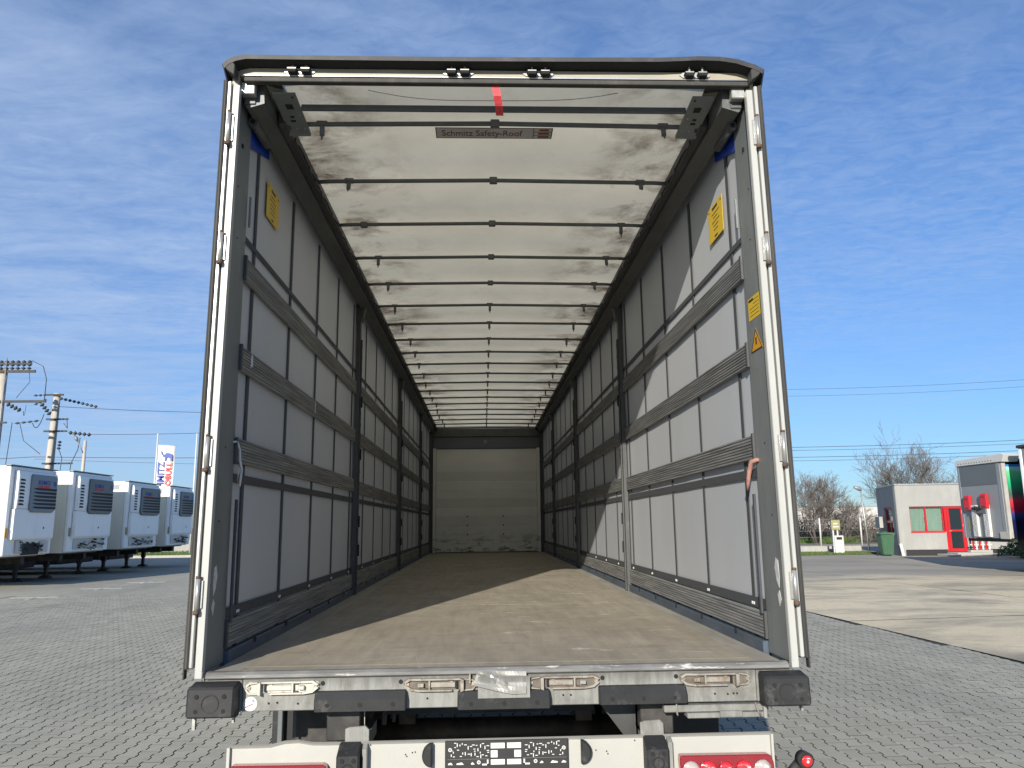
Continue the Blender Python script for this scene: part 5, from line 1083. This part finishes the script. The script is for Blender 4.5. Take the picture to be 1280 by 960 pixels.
for x, z in ((.48, 2.56), (1.37, 2.60)):
    q = MB(); q.prism([(x-.17, z-.46), (x-.15, z-.49), (x+.15, z-.49), (x+.17, z-.46), (x+.17, z+.0), (x+.15, z+.03), (x-.15, z+.03), (x-.17, z+.0)], -.12, -.009, 'y', None, .03); e = obj('red_box', q, 'red_box', ct)
    for dz_ in (-.08, -.40): obj('latch', MB().box((x-.10, -.130, z+dz_-.02), (x+.10, -.121, z+dz_+.02)), 'dark_red_print', e)
for x in (.66, 1.26):
    e = cp_('white_rail', (x, -.10, ZB+.04), (x+.26, -.002, ZB+1.12), 'white_paint', .01); q = MB(); r5 = random.Random(int(x*10))
    for k in range(14): q.disc((x+.04+.18*r5.random(), -.102, ZB+.12+k*.07), .014, 'y', .008, 7)
    obj('rail_hole', q, 'slot_dark', e)
cp_('coupling_bracket', (.92, -.12, ZB+.82), (1.45, -.02, ZB+1.0), 'panel_dark', .02); q = MB()
for k in range(4): q.disc((.86+k*.13, -.15, ZB+1.0+.03*(k % 2)), .055, 'y', .08, 10)
obj('coupling', q, 'chassis', ct, kind='stuff'); cp_('yellow_plate', (.33, -.008, ZB+.30), (.55, -.001, ZB+.62), 'spot_yellow'); cp_('hinge_block', (WZ-.42, -.05, ZB-.02), (WZ+.06, -.013, ZB+.22), 'latch_metal', .01)
cs = cp_('side_curtain', (WZ-.03, .141, ZB-.02), (WZ-.005, 13.6, ZT2-.10), 'graphic'); cp_('far_side', (.005, .121, ZB), (.03, 13.6, ZT2-.10), 'panel_grey'); cp_('roof', (.0, .51, ZT2-.02), (WZ, 13.6, ZT2+.10), 'seal'); cp_('chassis_rail', (.7, 1.5, .72), (.9, 13.4, ZB-.05), 'chassis'); cp_('chassis_rail', (1.6, 1.5, .72), (1.8, 13.4, ZB-.05), 'chassis'); cp_('floor_frame', (.01, .121, ZB-.12), (WZ-.04, 13.6, ZB-.022), 'chassis')
for y in (8.2, 9.5, 10.8):
    for x in (.08, WZ-.45):
        q = MB(); q.tube([(x, y, .52), (x+.02, y, .52), (x+.35, y, .52), (x+.37, y, .52)], [.44, .51, .51, .44], 22); wq = obj('wheel', q, 'tyre', ct); q = MB(); q.disc((x+.37, y, .52), .28, 'x', .06, 16); obj('rim', q, 'rim', wq)
for x in (.5, 1.8): q = MB(); q.box((x, 4.2, .02), (x+.16, 4.38, 1.02)); q.box((x-.08, 4.1, 0), (x+.24, 4.48, .05)); obj('landing_leg', q, 'chassis', ct)
# next trailer, only its white corner shows
nx_ = thing('parked_trailer', 'trailer showing only a narrow white front corner at the right frame edge', 'trailer', (17.15, 20.72, 0), rz, 'trailers at the right frame edge')
obj('corner_pillar', MB().box((0, 0, 1.08), (.14, .14, 4.0), None, .02), 'reefer_white', nx_); obj('front_panel', MB().box((.142, .01, 1.08), (2.3, .06, 3.98)), 'panel_grey', nx_); obj('side_curtain', MB().box((.0, .141, 1.0), (.03, 13.4, 3.9)), 'graphic', nx_); obj('roof_cap', MB().box((-.03, -.05, 4.002), (2.48, .4, 4.10), None, .02), 'seal', nx_); obj('roof', MB().box((0, .401, 3.92), (2.45, 13.4, 4.02)), 'seal', nx_)
obj('side_curtain', MB().box((2.42, .141, 1.0), (2.45, 13.4, 3.9)), 'graphic', nx_); obj('corner_pillar', MB().box((2.302, 0, 1.08), (2.45, .14, 4.0), None, .02), 'reefer_white', nx_); obj('floor_frame', MB().box((.03, .15, .95), (2.42, 13.4, 1.08)), 'chassis', nx_)
for y in (8.2, 9.5, 10.8):
    for x in (.08, 2.03): q = MB(); q.tube([(x, y, .52), (x+.02, y, .52), (x+.35, y, .52), (x+.37, y, .52)], [.44, .51, .51, .44], 22); obj('wheel', q, 'tyre', nx_)
# red-white bars under the trailer, by the office
bf = thing('picket_fence', 'short fence of red and white pickets between the office and the evergreen hedge', 'fence', (24.55, 34.3, 0))
for k in range(6): obj('picket', MB().box((k*.16-.6, 0, .28), (k*.16-.51, .03, 1.35), None, .006), 'red_frame' if k % 2 == 0 else 'white_paint', bf)
obj('rail', MB().box((-.7, .035, .5), (.4, .07, .56)), 'white_paint', bf); obj('footing', MB().box((-.7, .04, 0), (.4, .3, .27)), 'kerb', bf)

# vegetation
def leaves(name, pts, size, mt, parent, seed=0, kind=None, **p):
    r4 = np.random.RandomState(seed); n = len(pts); P_ = np.array(pts); a = r4.normal(0, 1, (n, 3)); a /= np.linalg.norm(a, axis=1)[:, None]; b = r4.normal(0, 1, (n, 3)); b -= (b*a).sum(1)[:, None]*a; b /= np.linalg.norm(b, axis=1)[:, None]; s_ = size*r4.uniform(.5, 1.4, (n, 1))
    V_ = np.stack([P_-a*s_*.35, P_+b*s_, P_+a*s_*.35, P_-b*s_], 1).reshape(-1, 3); me = bpy.data.meshes.new(name); me.vertices.add(n*4); me.vertices.foreach_set('co', V_.ravel()); me.loops.add(n*4); me.loops.foreach_set('vertex_index', np.arange(n*4)); me.polygons.add(n); me.polygons.foreach_set('loop_start', np.arange(n)*4); me.polygons.foreach_set('loop_total', np.full(n, 4)); me.update(calc_edges=True); me.materials.append(M[mt]); me.shade_flat(); return link(name, me, parent, kind=kind, **p)
def bare_tree(x, y, H, spread, seed, label, dens=1.0, nst=5):
    t = thing('bare_tree', label, 'tree', (x, y, 0), 0, 'leafless trees beyond the road'); rg = random.Random(seed); segs = [[], []]
    def grow(p, d, L_, r_, lv):
        n = 4; pts = [p]; q = p; dd = d.copy()
        for k in range(n):
            dd = (dd+Vector((rg.gauss(0, .10), rg.gauss(0, .10), rg.gauss(.03, .05)))).normalized(); q = q+dd*L_/n; pts.append(q)
        segs[0 if lv == 0 else 1].append((pts, r_, r_*.55, lv))
        if lv >= 5: return
        nb = {0: 5, 1: 4, 2: 4, 3: 4, 4: 2}[lv]; nb = max(2, int(nb*dens+.5))
        for k in range(nb):
            u = .25+.75*(k+rg.random())/nb; i = min(n-1, int(u*n)); pp = pts[i].lerp(pts[i+1], u*n-i); ang = rg.uniform(.35, .75); az = rg.uniform(0, 6.28); a = dd.orthogonal().normalized(); b = dd.cross(a); nd = (dd*math.cos(ang)+(a*math.cos(az)+b*math.sin(az))*math.sin(ang)); nd = (nd+Vector((0, 0, .12))).normalized()
            grow(pp, nd, L_*rg.uniform(.50, .72), max(.010, r_*(1-.5*u)*.5), lv+1)
    for k in range(nst):
        a = k*2.4+rg.random(); d = Vector((math.cos(a)*spread, math.sin(a)*spread*.6, 1)).normalized(); grow(Vector((math.cos(a)*.15, math.sin(a)*.15, 0)), d, H*.62, .15*H/9, 0)
    q = MB()
    for pts, ra, rb, lv in segs[0]: q.tube(pts, [ra+(rb-ra)*i/4 for i in range(5)], 8, caps=False)
    obj('trunk', q, 'bark', t, kind='stuff'); V_, F_ = [], []
    for pts, ra, rb, lv in segs[1]:
        n = 3; b0 = len(V_); rows = pts if lv < 3 else [pts[0], pts[2], pts[-1]]
        for i, p in enumerate(rows):
            rad = max(.0065, ra+(rb-ra)*i/(len(rows)-1)); d = (rows[min(i+1, len(rows)-1)]-rows[max(i-1, 0)]).normalized(); a = d.orthogonal().normalized(); b = d.cross(a)
            for j in range(n): V_.append(tuple(p+(a*math.cos(2.094*j)+b*math.sin(2.094*j))*rad))
        for i in range(len(rows)-1):
            for j in range(n): F_.append((b0+i*n+j, b0+i*n+(j+1) % n, b0+(i+1)*n+(j+1) % n, b0+(i+1)*n+j))
    me = bpy.data.meshes.new('crown'); me.from_pydata(V_, [], F_); me.materials.append(M['twig']); link('crown', me, t, kind='stuff'); return t
bare_tree(35.2, 60, 6.7, .42, 3, 'large bare tree spreading above the roof of the white office', .95, 5)
bare_tree(39.3, 62, 5.0, .40, 8, 'smaller bare tree between the large one and the grey fronted trailer', 1.0, 4)
bare_tree(25.6, 56, 4.4, .45, 12, 'bare bushy tree beyond the road, just right of the big trailer door', 1.0, 6)
bare_tree(23.0, 57, 4.2, .40, 22, 'low bare tree mostly hidden behind the big trailer door', .9, 4)
bare_tree(29.3, 60, 3.0, .5, 31, 'small bare shrub-like tree before the pale warehouse', .9, 5)
# brown thicket behind the road
rg = np.random.RandomState(6); pts = []
for k in range(46):
    x = rg.uniform(20, 39); y = rg.uniform(61, 66); h_ = rg.uniform(1.3, 2.3); n = 330; th = rg.uniform(0, 6.28, n); ra = rg.uniform(.2, 1, n)**.5*1.1; zz_ = rg.uniform(.05, 1, n); pts.append(np.c_[x+np.cos(th)*ra*(1.15-.5*zz_), y+np.sin(th)*ra*.8, zz_*h_])
leaves('thicket', np.vstack(pts), .075, 'thicket_leaf', None, 5, 'stuff', label='brown leafless thicket lining the far side of the road', category='bushes')
q = MB(); r6 = random.Random(2)
for k in range(900):
    x = r6.uniform(20, 39); y = r6.uniform(60.5, 66); h_ = r6.uniform(1.2, 2.7); q.tube([(x, y, 0), (x+r6.gauss(0, .25), y, h_*.5), (x+r6.gauss(0, .5), y, h_)], [.02, .014, .006], 3, caps=False)
obj('thicket_stems', q, 'twig', None, kind='stuff', label='thin upright stems rising out of the brown thicket beyond the road', category='bushes')
# evergreen hedge under the parked trailer
hg = thing('evergreen_shrub', 'low spreading dark green evergreen shrub below the grey fronted trailer', 'shrub', (26.3, 31.0, 0)); rg = np.random.RandomState(8); n = 16000
cl = np.c_[rg.uniform(-2.3, 4.5, 60), rg.uniform(-.8, 1.2, 60)]; i = rg.randint(0, 60, n); th = rg.uniform(0, 6.28, n); ph_ = rg.uniform(.1, 1, n); rad = .55*rg.uniform(.6, 1, n)**.5
px_ = cl[i, 0]+np.cos(th)*rad*np.sqrt(1-ph_**2*.8); py_ = cl[i, 1]+np.sin(th)*rad*np.sqrt(1-ph_**2*.8); hh_ = (.55+.5*np.sin(cl[i, 0]*1.7+1)**2+.25*np.clip(cl[i, 0], -2, 2)*.4); leaves('foliage', np.c_[px_, py_, np.maximum(.03, hh_*(ph_*.9+.1*rg.rand(n)))], .075, 'leaf', hg, 3, 'stuff')
q = MB()
for k in range(12): q.tube([(-2+k*.5, .1, 0), (-1.8+k*.5, 0, .6)], [.03, .012], 5)
obj('stem', q, 'bark', hg, kind='stuff')
